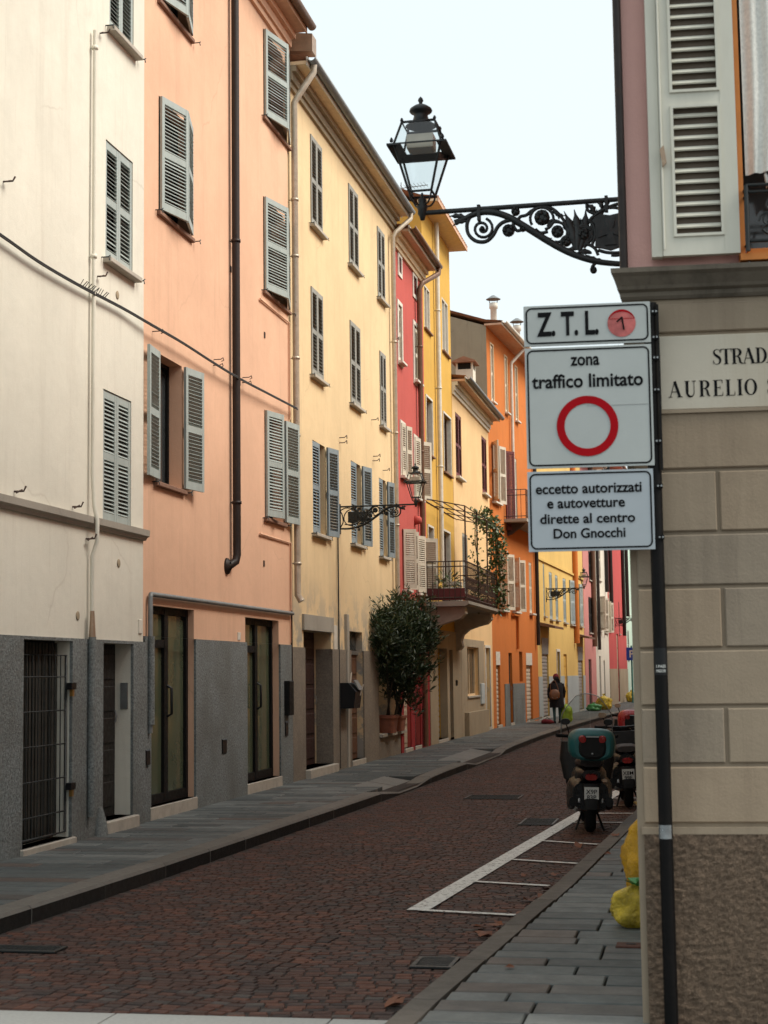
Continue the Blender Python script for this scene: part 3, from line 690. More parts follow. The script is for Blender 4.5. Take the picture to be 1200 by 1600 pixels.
a, zt_ = W.P(191, 1085); MB().bbox(-.12, -.03, dr_[1] - .018, dr_[1] + .003, 1.45, 1.75, b=.004, ax=0).build('intercom', M['steel'], W.root)
# painted pipe down the front, sleeved in grey on the base
def wp(h, px, py, off): y, z = h.P(px, py, off); return (off, y, z)
pp = [wp(W, 149, 48, .05), wp(W, 146, 400, .05), wp(W, 145, 740, .05), wp(W, 148, 790, .07), wp(W, 149, 812, .105), wp(W, 149, 845, .105), wp(W, 148, 870, .05), wp(W, 145, 1004, .05)]
ym = sum(p[1] for p in pp) / len(pp); pp = [(p[0], ym, p[2]) for p in pp]
W.pipe(pp, .023, 'white', 'wall_pipe', [(pp[0][0], ym, pp[0][2] - .2), (pp[1][0], ym, pp[1][2])])
W.pipe([(.075, ym - .05, pz + .02), (.075, ym - .05, .35)], .042, 'plinth', 'pipe_sleeve'); MB().tube([(.075, ym - .05, pz + .30), (.075, ym - .05, pz - .02)], [.022, .04], 10).build('pipe_collar', M['pipe_copper'], W.root)
small_box(W, 216, 221, 968, 990, .015, 'trim_white', 'number_plate')
for px, py in ((183, 461), (185, 880), (121, 962)): 
    y_, z_ = W.P(px, py); MB().lathe([(.0, 0), (.045, 0), (.05, .006), (.04, .01), (0, .006)], (0, 0, 0), 14).build('round_vent', M['plinth_b'], W.root, (0, y_, z_), (0, R(90), 0))
for px, py in ((5, 284), (152, 432), (156, 52), (22, 768), (113, 792), (134, 842)):
    y_, z_ = W.P(px, py); MB().tube([(-.01, y_, z_), (.10, y_, z_), (.11, y_ + .03, z_ + .05)], .010, 5).tube([(.05, y_ - .06, z_ - .02), (.06, y_ + .05, z_ + .02)], .009, 5).build('wall_hook', M['iron_rust'], W.root)
MB().box(.03, .10, 0, 0, 0, 0)
# broken corner of the base beside the door
y_, z_ = W.P(148, 1290); MB().loft([((.06, y_, .12), .09, .10, (1, 0, 0), (0, 1, 0), 2.4), ((.055, y_ + .02, .3), .06, .07, (1, 0, 0), (0, 1, 0), 2.2), ((.045, y_ + .04, .42), .025, .04, (1, 0, 0), (0, 1, 0), 2)], 9).build('guard_stone', M['plinth'], W.root)

# ---------------------------------------------------------------- peach house
Pk = House('peach_house', 'peach pink house with dark drainpipe between the white and yellow houses', (-6.58, 17.9), (-6.58, 24.5))
y0p, y1p = Pk.P(224, 700)[0], Pk.P(452, 700)[0]
G = M['sh_green']
r2 = Pk.rect(248, 297, 149, 330); r3 = Pk.rect(411, 449, 44, 181); r4 = Pk.rect(411, 449, 306, 453)
hh = r2[3] - r2[2]; r1b = Pk.rect(250, 296, 0, 2)
window(Pk, r2, (14, 13), G, True, 'sill_brown', sill_out=.05); window(Pk, r3, (14, 13), G, True, 'sill_brown', sill_out=.05); window(Pk, r4, (14, 13), G, True, 'sill_brown', sill_out=.05)
window(Pk, (r2[0], r2[1], r1b[2], r1b[2] + hh), (14, 13), G, True, 'sill_brown', sill_out=.05)
r5 = Pk.rect(243, 284, 549, 752); r6 = Pk.rect(413, 442, 640, 808)
window(Pk, r5, (175, 170), G, True, 'sill_brown', sill_out=.06); window(Pk, r6, (14, 171), G, True, 'sill_brown', sill_out=.06)
o1 = Pk.rect(233, 303, 945, 1272); o2 = Pk.rect(383, 436, 964, 1230)
zf = .27
door(Pk, (o1[0], o1[1], zf, o1[3]), .12, M['pane_green'], 'glass', (.04, .16)); door(Pk, (o2[0], o2[1], zf, o2[3]), .14, M['pane_green'], 'glass', (.04, .16))
ztp = Pk.P(452, 60)[1]
Pk.shell(M['pink'], y0p, y1p, ztp); Pk.roof(.34, soff='soffit_pink', gutter='pipe_brown', fas='soffit_pink', cornice='pink')
pz = Pk.P(340, 1001)[1]; Pk.grid('plinth', M['plinth'], y0p + .002, y1p - .002, -.02, pz, x=.03, back=.029)
yd = Pk.P(369, 500, .09)[0]; zb_ = Pk.P(368, 880, .09)[1]
Pk.pipe([(.09, yd, ztp + .02), (.09, yd, zb_ + .35), (.09, yd, zb_ + .12), (.08, yd - .03, zb_ + .03), (.02, yd - .12, zb_ - .03), (-.02, yd - .2, zb_ - .05)], .058, 'pipe_dark', clamps=[(.09, yd, Pk.P(369, 377, .09)[1]), (.09, yd, Pk.P(369, 785, .09)[1])], n=12)
MB().lathe([(0, 0), (.12, 0), (.11, .03), (.06, .06)], n=14).build('pipe_flange', M['pipe_dark'], Pk.root, (0, yd - .21, zb_ - .05), (0, R(90), 0))
za, zb2 = Pk.P(240, 929, .05)[1], .35
Pk.pipe([(.05, y0p + .12, 1.15), (.05, y0p + .12, za - .04), (.05, y0p + .14, za), (.05, y0p + .2, za), (.05, y1p - .05, za)], .030, 'pipe_grey', 'conduit', [(.05, y0p + .12, 1.7)])
Pk.pipe([(.06, y0p + .12, 1.25), (.06, y0p + .12, pz)], .042, 'plinth', 'conduit_sleeve')
small_box(Pk, 221, 228, 1172, 1196, .06, 'black', 'meter_box'); small_box(Pk, 441, 448, 1064, 1118, .12, 'frame_dark', 'meter_box'); small_box(Pk, 442, 446, 1128, 1150, .05, 'black', 'vent_slot')
small_box(Pk, 343, 350, 1155, 1178, .045, 'black', 'vent_slot'); small_box(Pk, 371, 375, 988, 1000, .012, 'trim_white', 'number_plate')
yv = Pk.P(451, 600)[0] - .03
for ya_, pts in ((465, 500), (832, 852)):
    zz = Pk.P(404, ya_ + 2)[1]; ys_ = Pk.P(404, ya_)[0]
    Pk.pipe([(.025, ys_, zz), (.025, yv, zz), (.025, yv, zz - 1.6)], .016, 'pink', 'surface_pipe', n=6)
Pk.pipe([(.03, yv, za + .05), (.03, yv, 1.6)], .016, 'pipe_dark', 'surface_pipe', n=6)
for px, py in ((413, 523), (412, 880), (360, 420), (374, 597)):
    y_, z_ = Pk.P(px, py); MB().box(-.01, .012, y_ - .03, y_ + .03, z_ - .05, z_ + .04).build('wall_tie', M['iron_rust'], Pk.root)
for px, py in ((238, 518), (334, 562), (333, 571), (379, 590), (378, 598)):
    y_, z_ = Pk.P(px, py); MB().tube([(-.01, y_, z_), (.10, y_, z_), (.12, y_ + .04, z_ + .03), (.12, y_ + .08, z_), (.10, y_ + .04, z_ - .02)], .007, 5).build('cable_hook', M['iron_rust'], Pk.root)

# ---------------------------------------------------------------- yellow house
Ye = House('yellow_house', 'pale yellow house with dark louvred shutters behind the second lamp bracket', (-6.58, 24.5), (-6.58, 34), -.02)
y0y, y1y = Ye.P(452, 700)[0], Ye.P(619, 700)[0]
D_ = M['sh_dark']
for a in ((484, 502, 208, 348), (543.5, 558.5, 285, 410), (588.5, 600, 352, 462), (485, 503.5, 446, 584), (546, 562, 499, 628), (592.5, 602, 547, 663)):
    window(Ye, Ye.rect(*a), (0, 0), D_, False, 'sill', sill_out=.10, pitch=.06, closed_x=.004)
for a in ((488, 508, 687, 832), (548, 563.5, 719, 848), (592, 603, 746, 868)):
    window(Ye, Ye.rect(*a), (4, 168), M['sh_blue'], False, 'sill', sill_out=.10, pitch=.05)
q1 = Ye.rect(474, 518, 984, 1215); q2 = Ye.rect(546, 567, 986, 1190); q3 = Ye.rect(589, 628, 1000, 1160)
d1 = door(Ye, (q1[0], q1[1], .26, q1[3]), .32, M['door_oxblood'], 'plain', (.12, .15))
tz = Ye.P(548, 1018)[1]
d2 = door(Ye, (q2[0], q2[1], .22, tz), .13, M['door_brown'], 'plain', (.05, .11)); Ye.op[-1] = (q2[0], q2[1], .22, q2[3], .13)
tr = MB(); ya, yb_ = q2[0], q2[1]
for k in range(7):
    t = k / 6; tr.tube([(-.11, ya, tz + (q2[3] - tz) * t), (-.11, ya + (yb_ - ya) * (1 - t), q2[3])], .008, 5); tr.tube([(-.11, ya + (yb_ - ya) * t, tz), (-.11, ya, tz + (q2[3] - tz) * t)], .008, 5)
tr.build('transom_grille', M['iron'], Ye.root); MB().box(-.16, -.131, ya, yb_, tz, q2[3]).build('transom_pane', M['pane'], Ye.root); MB().box(-.15, -.08, ya, yb_, tz - .05, tz + .02).build('transom_bar', M['steel'], Ye.root)
nz = Ye.P(600, 1158)[1]
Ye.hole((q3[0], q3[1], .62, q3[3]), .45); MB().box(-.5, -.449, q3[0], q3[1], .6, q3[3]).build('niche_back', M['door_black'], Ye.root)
zty = .5 * (Ye.P(464, 129)[1] + Ye.P(618, 343)[1])
Ye.shell(M['yellow'], y0y, y1y, zty); Ye.roof(.34, soff='soffit', gutter='pipe_grey', fas='trim_white', cornice='plinth_b')
pz = Ye.P(530, 1015)[1]
Ye.grid('plinth', M['plinth_y'], y0y + .003, q3[0] - .01, -.02, q1[3] + .004, x=.03, back=.029, rev=.25) if False else Ye.grid('plinth', M['plinth_y'], y0y + .003, q3[0] - .01, -.02, pz, x=.03, back=.029, rev=.25)
MB().box(-.02, .035, q3[0] - .005, y1y - .01, -.02, .58).build('plinth_ledge', M['plinth_y'], Ye.root); MB().bbox(-.40, .10, q3[0] + .002, q3[1] - .002, .55, .615, b=.01, ax=2).build('ledge', M['stone_trim'], Ye.root)
MB().box(-.02, .045, q1[0] - .10, q1[1] + .06, q1[3], q1[3] + .26).build('lintel', M['stone_trim'], Ye.root)
a, _ = Ye.P(541, 1050); MB().bbox(-.01, .06, a - .12, a + .02, .1, q2[3] + .3, b=.01, ax=0).build('door_jamb', M['stone_trim'], Ye.root)
yp = Ye.P(462, 500, .1)[0]
Ye.pipe([(.34 + .09, y0y + .18, zty + .10), (.34 + .08, y0y + .18, zty - .08), (.16, yp, zty - .52), (.10, yp, zty - .62), (.10, yp, Ye.P(466, 900, .1)[1]), (.10, yp, Ye.P(466, 930, .1)[1]), (.16, yp, Ye.P(466, 940, .1)[1])], .055, 'pipe_zinc', clamps=[(.10, yp, Ye.P(463, q, .1)[1]) for q in (315, 402, 560, 680, 880)], n=12)
yp2 = Ye.P(617, 600, .1)[0]
Ye.pipe([(.34 + .09, y1y - .1, zty + .10), (.34 + .08, y1y - .1, zty - .08), (.16, yp2, zty - .5), (.10, yp2, zty - .6), (.10, yp2, 2.7)], .05, 'pipe_zinc', clamps=[(.10, yp2, q) for q in (9, 7, 5)], n=12)
yv, zv = Ye.P(528, 838, .03); Ye.pipe([(.03, yv, zv), (.03, yv, .14)], .014, 'cable', 'surface_cable', n=6)
MB().bbox(-.01, .02, *Ye.rect(520.5, 525.5, 977, 1015), b=.004, ax=0).build('number_plate', M['trim_white'], Ye.root)
for px, py in ((530, 684), (530, 692), (583, 713), (582, 720), (598, 735), (613, 530), (580, 656)):
    y_, z_ = Ye.P(px, py); MB().tube([(-.01, y_, z_), (.10, y_, z_), (.13, y_ + .06, z_ + .05), (.12, y_ + .12, z_)], .009, 5).build('cable_hook', M['iron_rust'], Ye.root)
# copper flashing on the party wall end
MB().prism([(-.6, zty + .30), (.44, zty + .22), (.44, zty + .52), (-.6, zty + .66)], lambda u, v, t: (u, t, v), y0y + .01, y0y + .30).build('flashing', M['pipe_copper'], Ye.root)

# ---------------------------------------------------------------- red house
Re = House('red_house', 'narrow red house with cream shutters behind the oleander', (-6.58, 34), (-6.58, 37.4), .01)
y0r, y1r = Re.P(619.5, 700)[0], Re.P(664, 700)[0]; C_ = M['sh_cream']
def framed(h, r, mat='trim_white', wdt=.09):
    y0, y1, z0, z1 = r; b = MB()
    b.box(-.01, .025, y0 - wdt, y0, z0 - wdt, z1 + wdt); b.box(-.01, .025, y1, y1 + wdt, z0 - wdt, z1 + wdt); b.box(-.01, .025, y0, y1, z1, z1 + wdt); b.box(-.01, .026, y0, y1, z0 - wdt, z0); b.build('window_surround', M[mat], h.root)
for a in ((621, 627, 474, 562), (645.5, 653.5, 506, 592)):
    r_ = Re.rect(*a); window(Re, r_, (0, 0), C_, False, 'trim_white', sill_out=.12, hooks=False); framed(Re, r_)
for a in ((622, 626, 400, 424), (645, 650, 430, 458)):
    r_ = Re.rect(*a); window(Re, r_, (None, None), C_, False, None, hooks=False); framed(Re, r_)
r_ = Re.rect(625, 632, 660, 742); window(Re, r_, (10, 160), C_, False, 'trim_white', sill_out=.12, hooks=False); framed(Re, r_, wdt=.06)
r_ = Re.rect(646, 655.5, 682, 776); window(Re, r_, (10, 150), C_, False, 'trim_white', sill_out=.12, hooks=False); framed(Re, r_, wdt=.06)
r_ = Re.rect(628, 636.5, 826, 920); window(Re, r_, (60, 145), C_, False, 'trim_white', sill_out=.12, hooks=False)
r_ = Re.rect(649, 659, 836, 926); window(Re, r_, (20, 130), C_, False, 'trim_white', sill_out=.12, hooks=False)
ztr = Re.P(660, 425)[1]
dd = Re.rect(629, 641, 1080, 1172); door(Re, (dd[0], dd[1], .20, 2.35), .08, M['door_beige'], 'plain', (.06, .1))
dd = Re.rect(646, 656, 1080, 1172); door(Re, (dd[0], dd[1], .20, 2.45), .1, M['sh_red'], 'plain', (.04, .1))
Re.shell(M['red'], y0r, y1r, ztr); Re.roof(.34, soff='soffit_pink', gutter='pipe_brown', fas='trim_white', cornice='soffit')
Re.grid('plinth', plaster('deep_red_plaster', (.30, .028, .03), (.14, .02, .02), .5), y0r + .003, y1r - .003, -.02, 2.6, x=.025, back=.024)
yp = Re.P(657, 600, .1)[0]
Re.pipe([(.43, y1r - .08, ztr + .1), (.42, y1r - .1, ztr - .1), (.18, yp, ztr - .55), (.10, yp, ztr - .7), (.10, yp, .15)], .06, 'pipe_brown', clamps=[(.1, yp, q) for q in (9.5, 7, 4.5, 2.2)])
small_box(Re, 660, 664.5, 1064, 1082, .05, 'steel', 'intercom')
y_, z_ = Re.P(648, 813); MB().lathe([(0, 0), (.11, 0), (.09, .12), (.05, .16), (0, .16)], n=10).build('wall_cap', M['red'], Re.root, (0, y_, z_), (0, R(90), 0))

# ---------------------------------------------------------------- ochre house
Oc = House('ochre_house', 'tall ochre yellow house with flat overhanging eaves and white downpipe', (-6.58, 37.4), (-6.58, 41.6), -.01)
y0o, y1o = Oc.P(664, 700)[0], Oc.P(707, 700)[0]
for a in ((660.5, 671.5, 440, 508), (690, 700, 463, 545)):
    r_ = Oc.rect(*a); r_ = (max(r_[0], y0o + .2), *r_[1:]); window(Oc, r_, (None, None), C_, False, 'sill_brown', depth=.03, hooks=False, frame=M['sh_cream'], pane='pane_sky', sill_h=.05)
for a in ((664, 675, 618, 705), (692, 704, 645, 735), (668, 677, 822, 915), (690, 703, 828, 925)):
    r_ = Oc.rect(*a); r_ = (max(r_[0], y0o + .2), *r_[1:]); window(Oc, r_, (None, None), C_, False, 'sill_brown', depth=.13, hooks=False, frame=M['door_brown'], sill_h=.05)
    framed(Oc, r_, 'trim_white', .05); y0, y1, z0, z1 = r_
    MB().box(-.12, .004, y1 - .012, y1 + .002, z0, z1).build('white_jamb', M['trim_white'], Oc.root)
zto = Oc.P(704, 394)[1]
sd_ = Oc.rect(681, 697, 1012, 1160); door(Oc, (sd_[0], sd_[1], .2, sd_[3]), .2, M['roller'], 'roller', (.05, .1))
sd_ = Oc.rect(699.5, 706, 1015, 1150); door(Oc, (sd_[0], min(sd_[1], y1o - .12), .2, sd_[3]), .1, M['door_black'], 'plain', (.04, .1))
Oc.shell(M['ochre'], y0o, y1o, zto); Oc.roof(.45, soff='soffit', gutter=None, fas='soffit_pink', e0=.25, e1=.25)
Oc.grid('plinth', M['plinth_b'], y0o + .003, y1o + .6, -.02, Oc.P(690, 985)[1], x=.04, back=.039, rev=.09)
yp = Oc.P(686, 600, .1)[0]
Oc.pipe([(.1, yp, zto), (.1, yp, Oc.P(692, 905, .1)[1])], .06, 'pipe_white', clamps=[(.1, yp, q) for q in (11, 9, 7)])
small_box(Oc, 709.5, 713, 1062, 1072, .04, 'steel', 'intercom')

# ---------------------------------------------------------------- pale orange house
Pa = House('pale_orange_house', 'low pale orange house with oxblood shutters below the bare gable', (-6.58, 41.6), (-6.58, 49.3), 0)
y0a, y1a = y1o - Oc.o.y * 0 + (Oc.o.y - Pa.o.y), Pa.len
for a in ((711, 721, 643, 742), (752, 760.5, 680, 768), (722, 731, 832, 930)):
    window(Pa, Pa.rect(*a), (2, 2), M['sh_red'] if a[0] != 722 else M['sh_dark'], False, 'trim_white', sill_out=.12, hooks=False)
zta = .5 * (Pa.P(712, 600)[1] + Pa.P(768, 668)[1])
r_ = Pa.rect(728, 747, 1010, 1088); y0, y1, z0, z1 = r_
window(Pa, r_, (None, None), C_, False, 'stone_trim', depth=.12, hooks=False, frame=M['soffit'])
dd = Pa.rect(757.5, 766, 1012, 1140); door(Pa, (dd[0], dd[1], .2, dd[3]), .12, M['door_blue'], 'plain', (.05, .1)); framed(Pa, (dd[0], dd[1], .2, dd[3]), 'trim_white', .08)
Pa.shell(M['pale'], y0a, y1a, zta, ridge=zta + 1.3); Pa.roof(.36, soff='soffit_pink', gutter='pipe_grey', fas='trim_white', cornice='cream2')
Pa.grid('plinth', M['plinth_b'], y0a + .62, Pa.P(757, 1080)[0] - .1, -.02, Pa.P(740, 1000)[1], x=.03, back=.029)
MB().box(-.01, .16, Pa.P(724, 1100)[0], Pa.P(756, 1100)[0], -.02, Pa.P(735, 1112)[1]).build('low_wall', M['plinth_b'], Pa.root)
small_box(Pa, 748.5, 754, 1068, 1100, .08, 'door_blue', 'meter_box')
cz = Pa.P(727, 600)[1]
ch = thing('chimney_stack', 'rendered chimney with tiled cap on the pale orange roof', 'chimney', Pa.world(-.35, Pa.P(728, 600, -.35)[0], Pa.P(728, 606, -.35)[1] - .1))
MB().box(-.26, .26, -.28, .28, -.3, .62).build('stack', M['cream2'], ch); MB().box(-.21, .21, -.23, .23, .62, .82).build('flue', M['dark_int'], ch)
for sx in (-1, 1):
    for sy in (-1, 1): MB().box(sx * .26 - .06 * (sx > 0), sx * .26 + .06 * (sx < 0), sy * .28 - .06 * (sy > 0), sy * .28 + .06 * (sy < 0), .62, .82).build('cap_post', M['cream2'], ch)
MB().prism([(-.37, .82), (.37, .82), (.34, .87), (0, 1.0), (-.34, .87)], lambda u, v, t: (u, t, v), -.4, .4).build('cap', M['tile'], ch)

# ---------------------------------------------------------------- orange house
Or = House('orange_house', 'tall orange house with a bare grey gable wall behind the traffic sign', (-6.58, 49.3), (-6.05, 57.6), 0)
for a in ((765.5, 770.5, 537, 625), (787.5, 792, 556, 642), (803.5, 808, 572, 655)):
    r_ = Or.rect(*a); window(Or, r_, (0, 0), C_, False, 'trim_white', sill_out=.12, hooks=False); framed(Or, r_, 'soffit', .05)
window(Or, Or.rect(768, 778, 690, 782), (150, 165), C_, False, 'trim_white', sill_out=.14, hooks=False)
window(Or, Or.rect(788, 797, 704, 828), (30, None), M['sh_red'], False, None, hooks=False)
window(Or, Or.rect(803, 808, 715, 815), (0, 0), C_, False, None, hooks=False)
window(Or, Or.rect(779, 789, 862, 952), (140, 158), C_, False, 'trim_white', sill_out=.14, hooks=False)
window(Or, Or.rect(800, 808, 872, 955), (140, 155), C_, False, 'trim_white', sill_out=.14, hooks=False)
r_ = Or.rect(826, 831, 878, 958); window(Or, r_, (0, 0), C_, False, 'trim_white', sill_out=.14, hooks=False)
for a, mt, kd in (((774.5, 782, 1018, 1133), 'roller_cream', 'roller'), ((794.5, 801, 1020, 1130), 'door_black', 'plain'), ((821.5, 832, 1020, 1128), 'roller_cream', 'roller')):
    r_ = Or.rect(*a); door(Or, (r_[0], r_[1], .2, r_[3]), .09, M[mt], kd, (.05, .1))
    if kd == 'roller': MB().box(-.08, .01, r_[0] + .002, r_[1] - .002, r_[3] - .42, r_[3] - .002).build('shutter_box', M['trim_white'], Or.root)
r_ = Or.rect(811, 816.5, 1018, 1065); window(Or, r_, (None, None), C_, False, None, depth=.15, hooks=False)
ztor = Or.P(770, 520)[1]
Or.shell(M['orange'], 0, Or.len, ztor, depth=9, ridge=ztor + 1.5, side0=M['gable'])
Or.roof(.52, soff='soffit_pink', gutter='pipe_white', fas='trim_white', e0=.06)
a, b = Or.P(803, 1050)[0], Or.P(819, 1050)[0]
Or.grid('plinth', M['plinth'], Or.P(788, 1060)[0], b, -.02, Or.P(805, 1068)[1], x=.025, back=.024)
yp = Or.P(800, 640, .1)[0]; Or.pipe([(.55, yp + .3, ztor + .05), (.12, yp, ztor - .5), (.1, yp, ztor - .6), (.1, yp, Or.P(803, 820, .1)[1])], .055, 'pipe_white')
yp = Or.P(839, 900, .1)[0]; Or.pipe([(.1, yp, ztor), (.1, yp, Or.P(840, 1008, .1)[1])], .07, 'pipe_dark')
yp = Or.P(809, 960, .06)[0]; Or.pipe([(.06, yp - .9, Or.P(809, 962, .06)[1]), (.06, yp, Or.P(809, 962, .06)[1]), (.06, yp, 2.6)], .05, 'orange', 'surface_pipe')
# its upper balcony
ya, yb_ = Or.P(788, 830)[0], Or.P(838, 840)[0]; zs = Or.P(790, 812)[1]
bal = MB().box(-.01, .75, ya, yb_, zs - .1, zs).build('balcony', M['stone_trim'], Or.root)
MB().prism([(0, -.5), (.15, -.45), (.6, -.1), (0, -.1)], lambda u, v, t: (u, t, v + zs), ya + .5, ya + .7).prism([(0, -.5), (.15, -.45), (.6, -.1), (0, -.1)], lambda u, v, t: (u, t, v + zs), yb_ - .7, yb_ - .5).build('balcony_bracket', M['iron_rust'], bal)
rl = MB(); zt2 = zs + .95
for zz in (zt2, zt2 - .18, zs + .08): rl.tube([(0, ya + .03, zz), (.72, ya + .03, zz), (.72, yb_ - .03, zz), (0, yb_ - .03, zz)], .014, 5)
n = int((yb_ - ya) / .12)
for k in range(n + 1): rl.tube([(.72, ya + .03 + (yb_ - ya - .06) * k / n, zs), (.72, ya + .03 + (yb_ - ya - .06) * k / n, zt2)], .009, 5)
for k in range(5): rl.tube([(.14 * k, ya + .03, zs), (.14 * k, ya + .03, zt2)], .009, 5)
rl.build('railing', M['iron_rust'], bal)
for (px, py, h_) in ((771, 480, .35), (808, 520, .15)):
    o_f = -.7 if px < 800 else -.35; y_ = Or.P(px, py, o_f)[0]; zz = Or.P(px, 498 if px < 800 else 524, o_f)[1]
    fl = thing('flue_pipe', 'white metal flue with conical cowl %s' % ('above the bare gable' if px < 800 else 'beside the traffic sign top'), 'flue', Or.world(o_f, y_, zz))
    MB().lathe([(.11, -.4), (.11, h_), (.15, h_ + .02), (.15, h_ + .2), (.10, h_ + .22)], n=12).build('pipe', M['pipe_white'], fl); MB().lathe([(.26, h_ + .34), (.05, h_ + .48), (0, h_ + .48)], n=12).tube([(.12, 0, h_ + .2), (.16, 0, h_ + .36)], .015, 5).tube([(-.12, 0, h_ + .2), (-.16, 0, h_ + .36)], .015, 5).build('cowl', M['pipe_grey'], fl)

# ---------------------------------------------------------------- far houses
Y2 = House('warm_yellow_house', 'bright yellow house with grey blue shutters behind the pedestrian', (-6.05, 57.6), (-5.50, 72.3), 0)
for a in ((848, 851, 880, 962), (857.5, 863, 893, 967), (867, 872, 898, 968), (879, 884.5, 903, 972), (889, 896, 906, 975), (904, 909, 912, 978)):
    r_ = Y2.rect(*a); window(Y2, r_, (8, 8) if a[0] > 880 else (1, 1), M['sh_sage'], False, 'sill', sill_out=.1, hooks=False)
for a, mt, kd in (((846, 857.5, 996, 1122), 'roller', 'roller'), ((880.5, 886.5, 1022, 1112), 'ochre', 'plain'), ((902.5, 911, 1010, 1106), 'roller', 'roller')):
    r_ = Y2.rect(*a); door(Y2, (r_[0], r_[1], .2, r_[3]), .07, M[mt], kd, (.04, .1))
    if kd == 'roller':
        MB().box(-.06, .01, r_[0] + .002, r_[1] - .002, r_[3] - .6, r_[3] - .002).build('shutter_box', M['pipe_grey'], Y2.root)
        MB().prism([(0, .35), (.55, .2), (.55, .12), (0, .22)], lambda u, v, t: (u, t, v + r_[3] + .2), r_[0] - .4, r_[1] + .4).build('canopy', M['pipe_brown'], Y2.root)
r_ = Y2.rect(869.5, 874.5, 1018, 1066); window(Y2, r_, (None, None), C_, False, 'sill', hooks=False); framed(Y2, r_, 'trim_white', .1)
Y2.shell(M['yellow2'], 0, Y2.len, 12.4); Y2.roof(.8); Y2.grid('plinth', M['plinth_blue'], .003, Y2.len - .003, -.02, Y2.P(850, 1057)[1], x=.02, back=.019)
zz = Y2.P(845, 873)[1]; MB().box(-.01, .06, .01, Y2.len - .01, zz - .08, zz).build('string_course', M['yellow2'], Y2.root)
yp = Y2.P(900, 950, .1)[0]; Y2.pipe([(.1, yp, 12.4), (.1, yp, Y2.P(901, 1005, .1)[1])], .13, 'orange')

P2 = House('rose_house', 'narrow rose pink house with dark doorway beyond the bright yellow house', (-5.50, 72.3), (-5.33, 77.0), .02)
window(P2, P2.rect(919, 925, 932, 988), (1, 1), M['door_black'], False, 'sill', hooks=False)
window(P2, P2.rect(919, 925, 860, 905), (1, 1), M['door_black'], False, 'sill', hooks=False)
r_ = P2.rect(919.5, 925, 1030, 1104); door(P2, (r_[0], r_[1], .2, r_[3]), .08, M['door_oxblood'], 'plain', (.04, .1))
P2.shell(M['pink2'], 0, P2.len, 11.5); P2.roof(.6); yp = P2.P(928, 950, .1)[0]; P2.pipe([(.1, yp, 11.5), (.1, yp, P2.P(928, 1010, .1)[1])], .12, 'pipe_brown')
W2 = House('far_cream_house', 'far cream house with white shutters beside the red house', (-5.33, 77.0), (-5.08, 83.0), .02)
for a in ((933, 938, 932, 985), (944, 948, 940, 988)): window(W2, W2.rect(*a), (140, 150), M['sh_cream'], False, 'sill', hooks=False)
for a in ((933, 938, 840, 905), (944, 948, 850, 908)): window(W2, W2.rect(*a), (1, 1), M['sh_cream'], False, 'sill', hooks=False)
for a in ((936, 939.5, 1025, 1100), (943, 946, 1032, 1100)):
    r_ = W2.rect(*a); door(W2, (r_[0], r_[1], .2, r_[3]), .07, M['roller'], 'roller', (.04, .1))
W2.shell(M['cream2'], 0, W2.len, 12.6); W2.roof(.6); yp = W2.P(934, 900, .1)[0]; W2.pipe([(.1, yp, 12.6), (.1, yp, W2.P(935, 1015, .1)[1])], .08, 'pipe_dark')
R2 = House('far_red_house', 'far bright red house with stone base at the end of the view', (-5.08, 83.0), (-4.72, 94), .02)
for a in ((951, 954, 925, 985), (966, 968, 940, 990)): window(R2, R2.rect(*a), (1, 1), M['sh_cream'] if a[0] < 960 else M['sh_red'], False, 'sill', hooks=False)
r_ = R2.rect(963, 967, 990, 1095); door(R2, (r_[0], r_[1], .2, r_[3]), .06, M['plinth_b'], 'plain', (.04, .1))
R2.shell(M['red2'], 0, R2.len, 12.8); R2.roof(.6); R2.grid('plinth', M['plinth_b'], .003, R2.len - .003, -.02, R2.P(952, 1045)[1], x=.03, back=.029)
for px, yb_ in ((955.5, 985), (974.5, 993), (949, 925)): yp = R2.P(px, 930, .1)[0]; R2.pipe([(.1, yp, 12.8), (.1, yp, R2.P(px, yb_, .1)[1])], .10, 'pipe_dark')
W3 = House('far_mint_house', 'pale mint house at the far end next to the red house', (-4.72, 94), (-4.2, 110), .02)
for a in ((980, 983, 900, 960), (980, 983, 985, 1030)): window(W3, W3.rect(*a), (1, 1), M['sh_dark'], False, 'sill', hooks=False)
W3.shell(M['mint'], 0, W3.len, 12.2); W3.roof(.6); yp = W3.P(979.5, 900, .1)[0]; W3.pipe([(.1, yp, 12.2), (.1, yp, 5)], .10, 'pipe_dark')
EH = House('end_house', 'ochre house closing the street far behind the corner building', (-6, 121), (8, 121), 0); EH.phi = 0
EH.root.rotation_euler = (0, 0, R(-90)); EH.n = Vector((0, -1, 0)); EH.u = Vector((1, 0, 0))
for k in range(4):
    for z in (1.2, 4.6, 8): window(EH, (1.2 + k * 3.3, 2.3 + k * 3.3, z, z + 1.8), (1, 1), M['sh_dark'], False, 'sill', hooks=False)
EH.shell(M['pale'], 0, EH.len, 11.5); EH.roof(.6)

# ---------------------------------------------------------------- right: corner building, then two unseen row houses; heights set to shade the street
fdir = Vector((1, .075)).normalized()
Cb = House('corner_building', 'grey block corner building with dusty pink upper storey at the right', CORN, (CORN[0] + fdir.x * 12, CORN[1] + fdir.y * 12), 0, 'building')
zc0, zc1 = Cb.P(1000, 470)[1], Cb.P(1000, 428)[1]
zu0 = zc1 + .0
